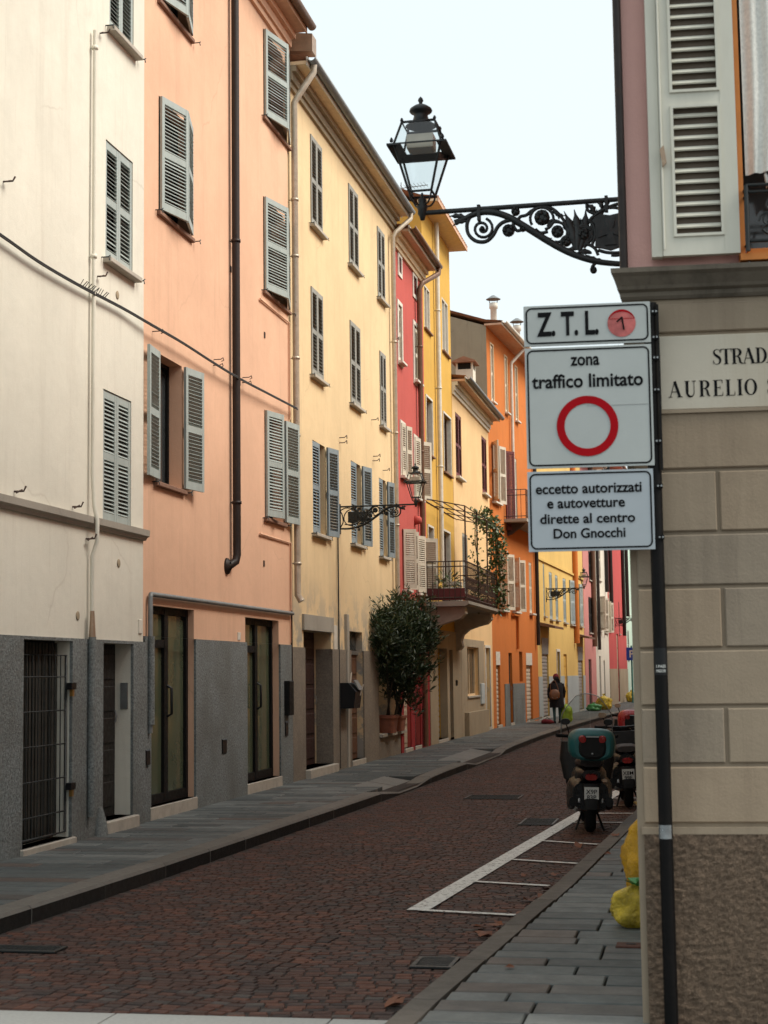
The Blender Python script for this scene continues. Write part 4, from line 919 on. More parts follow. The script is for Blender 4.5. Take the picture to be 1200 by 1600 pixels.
# upper window: opening right of the open shutter
wy0 = Cb.P(1150, 250)[0]; wz0 = Cb.P(1160, 400)[1]
Cb.hole((wy0, wy0 + 1.05, wz0, wz0 + 2.5), .32)
Cb.grid('base_wall', M['taupe'], .0, 12, -.05, zc0 + .02)
Cb.op = [o_ for o_ in Cb.op]
uw = Cb.grid('upper_wall', M['rose_wall'], .02, 12, zc1 - .02, 10.2, x=-.03)  # wall height above the visible storey set to shade the street
bw = [c for c in Cb.root.children if c.name.startswith('base_wall')][0]
BLK = [M['taupe'], plaster('taupe_block_warm', (0.355, 0.275, 0.195), (0.16, 0.115, 0.08), 0.7, 0.18, 0.004), plaster('taupe_block_grey', (0.30, 0.245, 0.185), (0.12, 0.095, 0.075), 0.8, 0.18, 0.004)]
ycourse = [472, 522, 642, 735, 833, 917, 1014, 1104, 1195, 1288]
zl = [Cb.P(1080, q)[1] for q in ycourse]; joints = {3: [1122], 5: [1130], 7: [1135], 1: [1027]}
for i in range(9):
    zt2, zb2 = zl[i] - .009, zl[i + 1] + .009
    js = [Cb.P(x_, (ycourse[i] + ycourse[i + 1]) / 2)[0] for x_ in joints.get(i, [])]
    edges = [.035]
    if i == 1: edges = [.035, js[0], js[0] + 1.32, 2.6]
    elif js: edges += [js[0] + k * 1.02 for k in range(0, 5)]
    else: edges += [js_ for js_ in (.95 + .12 * (i % 3), 2.0, 3.05, 4.1)]
    for k, (a, b) in enumerate(zip(edges, edges[1:])):
        if i == 1 and k == 1: continue
        MB().bbox(-.01, .018, a + (.009 if k else 0), b - .009, zb2, zt2, b=.006, ax=0).build('stone_block', BLK[(i * 2 + k) % 3], bw)
py0 = Cb.P(1027, 580)[0]
zr = zl[-1] - .035
MB().box(-.005, .03, .02, 6, zl[-1] - .045, zl[-1] - .012).build('plinth_band', M['taupe'], Cb.root)
nb = 60                                              # roughcast dado: a really uneven sheet
vs = []; ny, nz_ = 170, 110
for j in range(nz_ + 1):
    for i in range(ny + 1):
        yy = .03 + (i / ny) * 2.2; zz = -.04 + j / nz_ * (zr - .01 + .04)
        vs.append((.030 + rnd.uniform(-.006, .006), yy, zz))
dm = MB().add(vs, [(j * (ny + 1) + i, j * (ny + 1) + i + 1, (j + 1) * (ny + 1) + i + 1, (j + 1) * (ny + 1) + i) for j in range(nz_) for i in range(ny)], True)
dm.box(-.01, .018, 2.2, 6, -.04, zr - .015); dm.build('roughcast_dado', M['rough_brown'], Cb.root)
# cornice wrapping the corner
prof = [(.015, zc0), (.03, zc0 + .015), (.035, zc0 + .035), (.06, zc0 + .045), (.07, zc0 + .06), (.11, zc0 + .10), (.135, zc0 + .115), (.14, zc1), (.0, zc1 + .03)]
vs = [];
for o_, z_ in prof: vs += [(o_, 12, z_), (o_, -o_ * .42, z_), (-17.9, 2.2 - o_ * .42, z_)]
MB().add(vs, [(3 * i + k, 3 * i + k + 1, 3 * i + k + 4, 3 * i + k + 3) for i in range(len(prof) - 1) for k in (0, 1)]).build('cornice', M['cornice'], Cb.root)
# street side, hidden in the photograph: direction of the right wall line
wdir = Vector((WALL_R[1][0] - CORN[0], WALL_R[1][1] - CORN[1])).normalized()
sp = Cb.root
def loc_cb(X_, Y_): v = Vector((X_, Y_, 0)) - Cb.o; return v.dot(Cb.n), v.dot(Cb.u)
p0 = loc_cb(*CORN); p1 = loc_cb(CORN[0] + wdir.x * 18, CORN[1] + wdir.y * 18); 
def slab_between(a, b, th, z0, z1, name, mat):
    d = Vector((b[0] - a[0], b[1] - a[1])).normalized(); nn = Vector((-d.y, d.x)) * th
    nn = Vector((0, th))
    MB().prism([(a[0], a[1]), (b[0], b[1]), (b[0] + nn.x, b[1] + nn.y), (a[0] + nn.x, a[1] + nn.y)], lambda u, v, t: (u, v, t), z0, z1).build(name, mat, Cb.root)
slab_between((p0[0] - .002, p0[1] + .002), p1, .3, -.05, zc0 + .03, 'street_wall', M['taupe'])
slab_between((p0[0] - .035, p0[1] + .024), (p1[0], p1[1] + .024), .3, zc1 - .05, 10.2, 'street_wall', M['rose_wall'])
MB().prism([(.35, .06), (p1[0], p1[1] + .04), (p1[0], 12.4), (.35, 12.4)], lambda u, v, t: (u, v, t), 10.2, 10.35).build('eaves', M['soffit_pink'], Cb.root)
MB().add([(.35, .08, 10.35), (p1[0], p1[1] + .06, 10.35), (p1[0], 12.4, 10.35), (.35, 12.4, 10.35), (-5, 6.5, 12.4), (p1[0], 7.2, 12.4)], [(0, 4, 5, 1), (0, 3, 4), (3, 2, 5, 4), (1, 5, 2)]).build('roof', M['tile'], Cb.root)
MB().box(-17.6, -17.3, 2.6, 12, 0, 10.2).build('back_wall', M['taupe'], Cb.root); MB().box(-17.3, -.4, 11.75, 12, 0, 10.2).build('side_wall', M['taupe'], Cb.root)
# corner downpipe of the upper storey
yp = -.02; Cb.pipe([(.0, .012, 10.2), (.0, .012, zc1 + .005)], .021, 'pipe_dark')
# open shutter of big slats
sy0, sy1 = Cb.P(1020, 250)[0], Cb.P(1150, 250)[0]; sz0 = Cb.P(1080, 403)[1]; SH = 2.55; e = .0
M_ = M['sh_right']; wd = sy1 - sy0
b = MB(); X0, X1 = .02, .062
zb_ = lambda py: Cb.P(1085, py)[1]
a0, a1 = sy0 + .035, sy1
b.box(X0 - .03, X1 - .01, sy0 - .02, sy0 + .033, sz0, sz0 + SH)                       # hinge-side stile, edge on
b.box(X0, X1, a0, a0 + .055, sz0, sz0 + SH); b.box(X0, X1, a1 - .075, a1, sz0, sz0 + SH)
rails = [(sz0, zb_(374)), (zb_(170), zb_(150)), (zb_(150) + .68, zb_(150) + .75), (sz0 + SH - .1, sz0 + SH)]
for q0, q1_ in rails: b.box(X0 + .002, X1 - .002, a0 + .055, a1 - .075, q0, q1_)
shut = b.build('shutter', M_, Cb.root)
MB().box(X0 + .001, X0 + .006, a0 + .05, a1 - .07, sz0 + .02, sz0 + SH - .02).build('gap_shade_sheet', paint('brown_grey_gap_shade', (.13, .10, .075), .8), shut)  # dark sheet added behind the slats, coloured for the shade in the gaps
slm = MB().obox((0, 0, 0), (.0028, 0, .0030), (0, (a1 - .075 - a0 - .055) / 2 - .012, 0), (.0105, 0, -.0105)).mesh('slat', M_)
for (q0, q1_), (q2_, q3_) in zip(rails, rails[1:]):
    bd = MB(); c0, c1 = a0 + .055, a1 - .075
    for r0 in ((c0, c0 + .014, q1_, q2_), (c1 - .014, c1, q1_, q2_), (c0 + .014, c1 - .014, q1_, q1_ + .014), (c0 + .014, c1 - .014, q2_ - .014, q2_)): bd.box(X1 - .008, X1 + .008, *r0)
    bd.build('panel_bead', M_, shut)
    n = round((q2_ - q1_ - .03) / .0575)
    for i in range(n): inst('slat', slm, shut, (X0 + .022, (c0 + c1) / 2, q1_ + .03 + (i + .5) * (q2_ - q1_ - .05) / n))
MB().tube([(X1 + .01, a0 + .005, sz0 + .03), (X1 + .012, a0 + .004, sz0 + SH - .1)], .006, 6).build('locking_rod', M_, shut)
MB().obox((X1 + .02, a0 + .012, zb_(250)), (.012, 0, 0), (0, .010, .01), (0, -.006, .045)).build('rod_handle', M['pipe_copper'], shut)
MB().tube([(.02, sy0 + .25, sz0 - .06), (.03, sy0 + .42, sz0 - .055), (.05, sy0 + .46, sz0 - .05)], .007, 6).build('stay_bar', M['pipe_grey'], Cb.root)
# window with orange frame and lace curtain
fr = MB(); fr.box(-.20, -.01, wy0, wy0 + .032, wz0, wz0 + 2.5); fr.box(-.20, -.012, wy0 + 1.0, wy0 + 1.05, wz0, wz0 + 2.5); fr.box(-.2, -.014, wy0 + .045, wy0 + 1.0, wz0 + 2.44, wz0 + 2.5); fr.box(-.2, -.015, wy0 + .045, wy0 + 1.0, wz0, wz0 + .04)
f_ = fr.build('window_frame', M['orange_paint'], Cb.root)
MB().box(-.30, -.295, wy0, wy0 + 1.05, wz0, wz0 + 2.5).build('pane', M['pane'], f_)
cv = []; ncy, ncz = 60, 24
ztie = Cb.P(1170, 262)[1]
for j in range(ncz + 1):
    zz = ztie - .02 + (wz0 + 2.4 - ztie) * j / ncz; tk = max(0, 1 - j / 6)
    for i in range(ncy + 1):
        t = i / ncy; yy = wy0 + .05 + t * (.42 - .10 * tk); cv.append((-.06 - .012 * math.sin(t * 34) - .05 * tk * math.sin(t * math.pi) * -1, yy, zz))
MB().add(cv, [(j * (ncy + 1) + i, j * (ncy + 1) + i + 1, (j + 1) * (ncy + 1) + i + 1, (j + 1) * (ncy + 1) + i) for j in range(ncz) for i in range(ncy)], True).build('lace_curtain', M['lace'], f_)
kn = MB()
for k in range(7):
    a = k * .9; kn.loft([((-.07 + .03 * math.cos(a), wy0 + .14 + .025 * k * .8, ztie - .03 + .03 * math.sin(a * 2)), .005, .005, (1, 0, 0), (0, 0, 1), 2), ((-.05, wy0 + .15 + .025 * k * .8, ztie - .05 + .03 * math.sin(a * 2)), .03, .05, (1, 0, 0), (0, 0, 1), 2), ((-.06, wy0 + .17 + .025 * k * .8, ztie - .06), .006, .01, (1, 0, 0), (0, 0, 1), 2)], 10)
kn.build('curtain_knot', M['lace'], f_)
MB().box(-.26, .06, wy0 + .0, wy0 + 1.1, wz0 - .035, wz0 - .002).build('sill', M['orange_paint'], Cb.root)
rl = MB(); ry0 = wy0 + .035; rz1 = Cb.P(1165, 298)[1]
for zz in (rz1, rz1 - .035, wz0 + .05): rl.tube([(-.02, ry0, zz), (.09, ry0, zz), (.09, ry0 + 1.0, zz)], .009, 6)
rl.tube([(.09, ry0, wz0), (.09, ry0, rz1)], .011, 6)
for k in range(6):
    yy = ry0 + .11 + k * .16; pts = [(.09, yy + .05 * math.cos(t * .7) * (1 - t / 20), wz0 + .05 + (rz1 - wz0 - .09) * t / 18 + .0) for t in range(19)]; rl.tube(pts, .007, 5)
    for s_ in (-1, 1): rl.tube([(.09, yy + s_ * (.055 - .004 * t) * math.cos(t * .55), wz0 + .15 + (.055 - .004 * t) * math.sin(t * .55)) for t in range(12)], .005, 5)
rl.build('window_railing', M['iron'], Cb.root)

def row_house(name, label, pa_, pb_, mat, ztop, lv):  # unseen row; height chosen for the shade it throws on the street
    h = House(name, label, pb_, pa_, 0); n = int(h.len / 3.6)
    for k in range(n):
        yy = 1.2 + k * (h.len - 2.4) / n
        for z in lv: window(h, (yy, yy + 1.05, z, z + 1.7), (1, 1), M['sh_dark'], False, 'sill', hooks=False)
    h.shell(mat, 0, h.len, ztop, depth=10); h.roof(.3, cornice='soffit'); return h
row_house('right_row_house', 'ochre row house hidden behind the corner building', WALL_R[1], WALL_R[2], M['pale'], 10.4, (1.3, 4.6, 7.6))
row_house('right_row_house', 'unseen rose row house far along the right side', WALL_R[2], WALL_R[3], M['rose_wall'], 10.0, (1.3, 4.6, 7.4))

# ================================================================== SIGNS
# three panels on a black pole
pol = ground(1045, 1600, PT); pole_xy = (Cb.o + Cb.u * Cb.P(1022, 700, .09)[0] + Cb.n * .09)
sg_root = thing('traffic_sign', 'three white restricted traffic zone panels on a black pole', 'traffic sign', (pole_xy.x, pole_xy.y, PT), R(4))
class Fr:                                            # pixel -> sign-plane coordinates
    o = sg_root.location; a = R(4); u = Vector((math.cos(a), math.sin(a), 0)); n = Vector((math.sin(a), -math.cos(a), 0))
    @staticmethod
    def P(px, py):
        d = ray(px, py); t = (Fr.o - CAMP + Fr.n * .02).dot(Fr.n) / d.dot(Fr.n); q = CAMP + d * t; return (q - Fr.o).dot(Fr.u), q.z - PT
ptop = Fr.P(1025, 472)[1]
po = MB().tube([(.0, .0, -.02), (0, 0, ptop)], .033, 16).build('pole', M['pole'], sg_root)
MB().tube([(0, 0, -.015), (0, 0, .015)], .037, 14).build('red_base_ring', M['sign_red'], po)
MB().box(-.031, -.005, -.034, -.029, .0, .0)
def ring_poly(mb, pts_out, pts_in, y):
    n = len(pts_out); mb.add([(x, y, z) for x, z in pts_out] + [(x, y, z) for x, z in pts_in], [(i, (i + 1) % n, n + (i + 1) % n, n + i) for i in range(n)])
def rrect(x0, x1, z0, z1, r, n=6):
    p = []
    for cx, cz, a0_ in ((x1 - r, z0 + r, -90), (x1 - r, z1 - r, 0), (x0 + r, z1 - r, 90), (x0 + r, z0 + r, 180)):
        for k in range(n + 1): a = R(a0_ + 90 * k / n); p.append((cx + r * math.cos(a), cz + r * math.sin(a)))
    return p
def lettering(parent, s, cx, zc, wpx, hgt, y, bold=.012, name='lettering', mat='ink'):
    """text scaled to a width and cap/x height box"""
    me = text_mesh(s, 1.0, bold); xs = [v.co.x for v in me.vertices]; zs_ = [v.co.y for v in me.vertices]
    sx = wpx / (max(xs) - min(xs)); sz = hgt / (max(zs_) - min(zs_)); mx, mz = (max(xs) + min(xs)) / 2, (max(zs_) + min(zs_)) / 2
    for v in me.vertices: x_, z_ = v.co.x, v.co.y; v.co = (cx + (x_ - mx) * sx, y, zc + (z_ - mz) * sz)
    me.materials.clear(); me.materials.append(M[mat]); me.name = name
    o = inst(name, me, parent); return o
def panel(x0, x1, yt, yb, face, corner=.03):
    a, zt2 = Fr.P(x0, yt); b_, _ = Fr.P(x1, yt); _, zb2 = Fr.P((x0 + x1) / 2, yb); _, zt2 = Fr.P((x0 + x1) / 2, yt)
    p = MB(); yF = -.050
    p.bbox(a, b_, 0, 0, 0, 0, b=0); p.v = []; p.f = []; p.sm = []; p.mi = []
    p.box(a, b_, yF, yF + .012, zb2, zt2); o = p.build('sign_panel', M[face], sg_root)
    bd = MB(); i0, i1 = .010, .020
    ring_poly(bd, rrect(a + i0, b_ - i0, zb2 + i0, zt2 - i0, corner), rrect(a + i0 + .008, b_ - i0 - .008, zb2 + i0 + .008, zt2 - i0 - .008, corner - .008), yF - .002); bd.build('border', M['ink'], o)
    return o, a, b_, zb2, zt2, yF
o1_, a, b_, z0, z1, yF = panel(818, 1015, 477, 540, 'sign_white')
c = Fr.P(887, 508); q0 = Fr.P(840, 490); q1_ = Fr.P(937, 524); lettering(o1_, 'Z. T. L.', c[0], c[1], q1_[0] - q0[0], q0[1] - q1_[1], yF - .003, .03)
c = Fr.P(971, 507); rr = (Fr.P(993, 507)[0] - Fr.P(949, 507)[0]) / 2
dk = MB(); n = 32; dk.add([(c[0] + rr * math.cos(2 * math.pi * k / n), yF - .003, c[1] + rr * math.sin(2 * math.pi * k / n)) for k in range(n)], [tuple(range(n))[::-1]]); dk.build('red_disc', M['sign_pink'], o1_)
ar = MB(); ring_poly(ar, [(c[0] + rr * math.cos(R(20 + 140 * k / 16)), c[1] + rr * math.sin(R(20 + 140 * k / 16))) for k in range(17)] + [], [(c[0] + rr * .96 * math.cos(R(20 + 140 * k / 16)), c[1] + (rr * .80) * math.sin(R(20 + 140 * k / 16)) + .002) for k in range(17)], yF - .005); ar.build('worn_edge', M['sign_red'], o1_)
nm = MB(); nm.obox((c[0] + .006, yF - .007, c[1] - .002), (.0045, 0, -.0008), (0, .001, 0), (-.004, 0, .032)); nm.obox((c[0] - .010, yF - .0072, c[1] + .018), (.013, 0, .012), (0, .001, 0), (-.0025, 0, .0025)); nm.build('numeral', M['ink'], o1_)
o2_, a, b_, z0, z1, yF = panel(820, 1017, 543, 731, 'sign_white')
c = Fr.P(914, 566); lettering(o2_, 'zona', c[0], c[1], Fr.P(936, 566)[0] - Fr.P(891, 566)[0], .046, yF - .003, .022)
c = Fr.P(917.5, 596); lettering(o2_, 'traffico limitato', c[0], c[1], Fr.P(1004, 596)[0] - Fr.P(831, 596)[0], .070, yF - .003, .022)
c = Fr.P(918, 667); ro = (Fr.P(966, 667)[0] - Fr.P(870, 667)[0]) / 2; ri = ro * .745
rg = MB(); n = 64; ring_poly(rg, [(c[0] + ro * math.cos(2 * math.pi * k / n), c[1] + ro * math.sin(2 * math.pi * k / n)) for k in range(n)], [(c[0] + ri * math.cos(2 * math.pi * k / n), c[1] + ri * math.sin(2 * math.pi * k / n)) for k in range(n)], yF - .003); rg.build('red_ring', M['sign_red'], o2_)
zj = Fr.P(960, 634)[1]; MB().box(c[0], b_ - .02, yF - .0015, yF, zj - .0012, zj + .0012).build('sheet_joint', M['sign_edge'], o2_)
o3_, a, b_, z0, z1, yF = panel(824, 1020, 736, 861, 'sign_blue')
for s_, x0_, x1_, yy_, hg in (('eccetto autorizzati', 837, 1002, 764, .052), ('e autovetture', 855, 976, 787.5, .046), ('dirette al centro', 844, 992, 810.5, .052), ('Don Gnocchi', 865, 977, 833.5, .052)):
    c = Fr.P((x0_ + x1_) / 2, yy_); lettering(o3_, s_, c[0], c[1], Fr.P(x1_, yy_)[0] - Fr.P(x0_, yy_)[0], hg * .95, yF - .003, .022)
for py in (488, 528, 560, 610, 690, 760, 840):       # clamps with bolts
    z_ = Fr.P(1020, py)[1]; cl_ = MB().box(-.045, .035, -.037, .0, z_ - .011, z_ + .011).build('clamp', M['pole'], sg_root)
    for xx in (.012, .028): MB().tube([(xx, -.036, z_), (xx, -.046, z_)], .005, 6).build('bolt', M['steel'], cl_)
MB().box(.030, .040, -.036, -.026, Fr.P(1030, 735)[1], Fr.P(1030, 476)[1]).build('edge_rail', M['frame_dark'], sg_root)
z_ = Fr.P(1035, 1045)[1]
st = MB(); n = 9
def wrap(z0, z1, a0_, a1_, r):
    b = MB(); vs = []
    for k in range(n): a = R(a0_ + (a1_ - a0_) * k / (n - 1)); vs += [(r * math.cos(a), r * math.sin(a), z0), (r * math.cos(a), r * math.sin(a), z1)]
    return b.add(vs, [(2 * k, 2 * k + 2, 2 * k + 3, 2 * k + 1) for k in range(n - 1)], True)
sk = wrap(z_ - .03, z_ + .10, -160, -20, .0342).build('sticker', M['black'], po)
for s_, dz in (('I PASS', .012), ('PADOR', -.010)): lettering(sk, s_, 0, z_ + dz, .045, .014, -.0365, .02, 'sticker_text', 'plate')
z_ = Fr.P(1037, 1299)[1]; wrap(z_ - .035, z_ + .03, -165, -40, .0345).build('silver_tape', paint('silver_tape', (.5, .53, .55), .2, .9), po)

# marble street plaque with cut serif letters
pq = thing('street_plaque', 'marble street name plaque set in the corner building wall', 'street sign', Cb.world(0, py0, 0), Cb.phi)
pz0, pz1 = zl[2] + .004, zl[1] - .012
MB().bbox(-.005, .028, .012, 1.30, pz0, pz1, b=.004, ax=0).build('slab', M['marble'], pq)
MB().box(-.005, .034, .006, 1.31, pz0 - .018, pz0 - .001).build('lower_edge', M['taupe'], pq)
def stroke(mb, pts, ws, x=.0295):
    vs = []; nP = len(pts)
    for i, (p, q) in enumerate(pts):
        a = pts[max(i - 1, 0)]; b = pts[min(i + 1, nP - 1)]; dx, dy = b[0] - a[0], b[1] - a[1]; L = math.hypot(dx, dy) or 1; nx, ny_ = -dy / L, dx / L; w2 = (ws[i] if isinstance(ws, list) else ws) / 2
        vs += [(x, p + nx * w2, q + ny_ * w2), (x, p - nx * w2, q - ny_ * w2)]
    mb.add(vs, [(2 * i, 2 * i + 1, 2 * i + 3, 2 * i + 2) for i in range(nP - 1)])
TK, TN = .17, .045
def glyph(ch):
    """strokes in a unit-height box: (points, widths); returns strokes, width"""
    ser = lambda x, z, w=.3: ([(x - w / 2, z), (x + w / 2, z)], TN)
    def arcp(cx, cz, rx, rz, a0_, a1_, wf, n=18):
        return [(cx + rx * math.cos(R(a0_ + (a1_ - a0_) * k / n)), cz + rz * math.sin(R(a0_ + (a1_ - a0_) * k / n))) for k in range(n + 1)], [TN + (TK - TN) * wf(R(a0_ + (a1_ - a0_) * k / n)) for k in range(n + 1)]
    hz = lambda a: abs(math.cos(a)) ** 1.5
    if ch == 'T': return [([(.33, 0), (.33, 1)], TK), ([(.0, .98), (.66, .98)], TN), ser(.33, .02), ([(.02, 1), (.0, .76)], [.06, .02]), ([(.64, 1), (.66, .76)], [.06, .02])], .66
    if ch == 'I': return [([(.16, 0), (.16, 1)], TK), ser(.16, .02), ser(.16, .98)], .32
    if ch == 'L': return [([(.18, 0), (.18, 1)], TK), ser(.18, .98), ([(.02, .02), (.58, .02)], TN), ([(.56, 0), (.58, .26)], [.06, .02])], .6
    if ch == 'E': return [([(.18, 0), (.18, 1)], TK), ([(.02, .98), (.58, .98)], TN), ([(.02, .02), (.6, .02)], TN), ([(.18, .52), (.44, .52)], TN), ([(.56, 1), (.58, .76)], [.06, .02]), ([(.58, 0), (.6, .26)], [.06, .02]), ([(.44, .64), (.44, .40)], .03)], .62
    if ch == 'A': return [([(.08, 0), (.36, 1)], TN), ([(.36, 1.0), (.66, 0)], TK), ([(.17, .34), (.55, .34)], TN), ser(.08, .02, .24), ser(.66, .02, .32)], .8
    if ch == 'U': return [([(.18, 1), (.18, .3)], TK), ([(.60, 1), (.60, .3)], TN), ser(.18, .98), ser(.60, .98, .24), arcp(.39, .3, .21, .28, 180, 360, lambda a: .75 if a < 4.2 else .75 * max(0, (5.6 - a) / 1.4))], .76
    if ch == 'O': return [arcp(.36, .5, .30, .48, 0, 360, hz, 36)], .72
    if ch == 'D': return [([(.18, 0), (.18, 1)], TK), ([(.02, .98), (.32, .98)], TN), ([(.02, .02), (.32, .02)], TN), arcp(.30, .5, .34, .48, -90, 90, hz)], .7
    if ch == 'R': return [([(.18, 0), (.18, 1)], TK), ser(.18, .02), ([(.02, .98), (.34, .98)], TN), ([(.2, .5), (.34, .5)], TN), arcp(.33, .74, .24, .24, -90, 90, hz), ([(.36, .5), (.5, .38), (.55, .12), (.62, .02), (.7, .06)], [.05, .12, .14, .08, .03])], .72
    if ch == 'S': return [([(.48, .74), (.46, .88), (.36, .97), (.24, .975), (.12, .90), (.10, .76), (.16, .64), (.28, .55), (.40, .46), (.48, .34), (.47, .16), (.38, .05), (.26, .02), (.14, .06), (.07, .16), (.05, .28)], [.03, .04, .04, .05, .08, .12, .15, .17, .17, .15, .12, .07, .045, .04, .04, .03]), ([(.48, 1), (.48, .74)], .025), ([(.05, .02), (.05, .28)], .025)], .54
    return [], .4
def carve(text, px0, py_base, cap_px, px1):
    h0 = Cb.P(1100, py_base)[1]; H_ = Cb.P(1100, py_base - cap_px)[1] - h0; y0 = Cb.P(px0, py_base)[0] - py0; y1 = Cb.P(px1, py_base)[0] - py0
    gl = [glyph(c_) for c_ in text]; tot = sum(g_[1] for g_ in gl); gap = ((y1 - y0) / H_ - tot) / (len(text) - 1); x_ = 0
    for c_, (ss, wd_) in zip(text, gl):
        mb = MB()
        for i, (pts, ws) in enumerate(ss): stroke(mb, [(y0 + (x_ + p) * H_, h0 + q * H_) for p, q in pts], [w_ * H_ for w_ in ws] if isinstance(ws, list) else ws * H_, .0295 + .0003 * i)
        if mb.f: mb.build('letter', M['ink'], pq)
        x_ += wd_ + gap
carve('STRADA', 1113, 572, 24, 1217); carve('AURELIO', 1045, 621, 25, 1182); carve('S', 1197, 620, 25, 1210) if False else None
mb = MB(); h0 = Cb.P(1100, 620)[1]; H_ = Cb.P(1100, 596)[1] - h0; y_ = Cb.P(1197, 600)[0] - py0
for i, (pts, ws) in enumerate(glyph('S')[0]): stroke(mb, [(y_ + p * H_, h0 + q * H_) for p, q in pts], [w_ * H_ for w_ in ws] if isinstance(ws, list) else ws * H_, .0295 + .0003 * i)
mb.build('letter', M['ink'], pq)

# ================================================================== STREET LAMPS
# local x runs out from the wall along the bracket, z = 0 at the bar; pixel table of the near lamp turned into metres
KX = .00392
def bp(px, py): return ((1026 - px) * KX, 0.0, -(py - (310.5 + (1026 - px) * .0667)) * KX)
LX = (1026 - 660) * KX
def spiral(cx, cy, r0, r1, a0_, turns, n=26): return [bp(cx + (r0 + (r1 - r0) * k / n) * math.cos(a0_ + turns * 2 * math.pi * k / n), cy + (r0 + (r1 - r0) * k / n) * math.sin(a0_ + turns * 2 * math.pi * k / n)) for k in range(n + 1)]
def smooth(pts, n=5):
    out_ = []
    P_ = [Vector(p) for p in pts]
    for i in range(len(P_) - 1):
        a, b, c, d = P_[max(i - 1, 0)], P_[i], P_[i + 1], P_[min(i + 2, len(P_) - 1)]
        for k in range(n):
            t = k / n; out_.append(.5 * ((2 * b) + (c - a) * t + (2 * a - 5 * b + 4 * c - d) * t * t + (3 * b - a - 3 * c + d) * t ** 3))
    return out_ + [P_[-1]]
def make_lamp(label):
    root = thing('street_lamp', label, 'street lamp', (0, 0, 0), 0, 'wrought iron lamps on wall brackets')
    I = M['iron']
    MB().tube([(-.02, 0, 0), (LX + .02, 0, 0)], .0155, 10).build('bar', I, root)
    MB().box(0, .02, -.05, .05, -.50, .05).build('wall_plate', I, root)
    s = MB()
    main = smooth([bp(*p) for p in ((712, 350), (728, 345), (742, 338), (760, 333.5), (780, 335), (800, 342), (820, 354), (840, 367), (860, 380), (880, 392), (900, 402), (925, 411), (950, 416), (985, 418), (1022, 414))])
    s.tube(main, [.016 + .007 * math.sin(math.pi * k / (len(main) - 1)) for k in range(len(main))], 7)
    s.tube(smooth([bp(*p) for p in ((760, 334), (742, 338), (733, 351), (734, 369), (746, 381), (762, 382), (774, 372), (782, 358), (792, 350), (806, 347), (812, 352))]), .013, 6)
    s.tube(spiral(757, 361, 18, 3, -1.2, 1.7), .010, 6)
    for cx, cy, r0, a0_, tn in ((853, 345, 19, 2.6, .8), (876, 367, 17, -2.6, .7), (965, 367, 40, -2.2, .62), (918, 372, 14, 0, .9), (893, 384, 11, .5, .9)): s.tube(spiral(cx, cy, r0, r0 * .94, a0_, tn), .010, 6)
    for pts in (((835, 333), (852, 325), (870, 329), (885, 344), (893, 362), (900, 384), (914, 398)), ((812, 352), (818, 342), (828, 339), (836, 332)), ((806, 352), (812, 364), (822, 362), (826, 357)), ((924, 322), (926, 332), (938, 338)), ((900, 396), (905, 388), (912, 394), (918, 402)), ((930, 345), (948, 332), (972, 322), (1000, 320), (1022, 330)), ((1022, 330), (1012, 350), (1008, 385), (1022, 410)), ((936, 416), (930, 424), (934, 429)), ((900, 372), (908, 360), (920, 356), (930, 362)), ((905, 390), (920, 386), (934, 392), (940, 404)), ((862, 355), (868, 348), (880, 350)), ((842, 362), (850, 368), (862, 366)), ((926, 348), (934, 356), (936, 372), (930, 390)), ((940, 396), (955, 400), (975, 400), (1000, 396))):
        s.tube(smooth([bp(*p) for p in pts]), .011, 6)
    for k, (a, b, w_) in enumerate((((905, 396), (888, 333), .03), ((908, 396), (904, 330), .034), ((912, 396), (922, 330), .036), ((918, 392), (940, 330), .034), ((925, 350), (962, 316), .026), ((735, 346), (704, 341), .022), ((736, 348), (709, 357), .018), ((870, 331), (890, 340), .016), ((895, 372), (886, 352), .018), ((904, 380), (882, 352), .024), ((916, 384), (914, 345), .03), ((930, 400), (905, 402), .022), ((936, 338), (925, 322), .022), ((948, 330), (940, 318), .018), ((850, 372), (868, 376), .014), ((920, 405), (950, 412), .022), ((880, 345), (872, 334), .014))):   # acanthus blades
        A, B = Vector(bp(*a)), Vector(bp(*b)); sec_ = []; nv = (B - A).cross(Vector((0, 1, 0))).normalized()
        for i in range(8):
            t = i / 7; ww = w_ * math.sin(math.pi * (.12 + .86 * t)) * (1 + .25 * math.sin(i * 2.9)); sec_.append((A.lerp(B, t) + Vector((0, .006 * math.sin(t * 3 + k), 0)) + nv * .012 * math.sin(t * 3.1), max(.002, ww * .85), .010, nv, (0, 1, 0), 1.6))
        s.loft(sec_, 8)
    s.build('scrollwork', I, root)
    for cx, cy, r in ((853, 343, 12.5), (877, 366, 10), (811, 333, 7), (799, 364, 10), (918, 371, 9), (891, 383, 7), (932, 428, 5.5), (757, 361, 4), (822, 361, 5)):
        f_ = MB(); p_ = bp(cx, cy); q = r * KX
        f_.loft([((p_[0], -.016, p_[2]), q * .3, q * .3, (1, 0, 0), (0, 0, 1), 2), ((p_[0], -.012, p_[2]), q, q, (1, 0, 0), (0, 0, 1), 2), ((p_[0], .012, p_[2]), q, q, (1, 0, 0), (0, 0, 1), 2), ((p_[0], .016, p_[2]), q * .3, q * .3, (1, 0, 0), (0, 0, 1), 2)], 12)
        for k in range(5):
            a = 2 * math.pi * k / 5; f_.loft([((p_[0] + q * .6 * math.cos(a), yy, p_[2] + q * .6 * math.sin(a)), q * rr_, q * rr_, (1, 0, 0), (0, 0, 1), 2) for yy, rr_ in ((-.024, .12), (-.018, .36), (.018, .36), (.024, .12))], 7)
        f_.build('rosette', I, root)
    p_ = bp(960, 367); sh = MB()
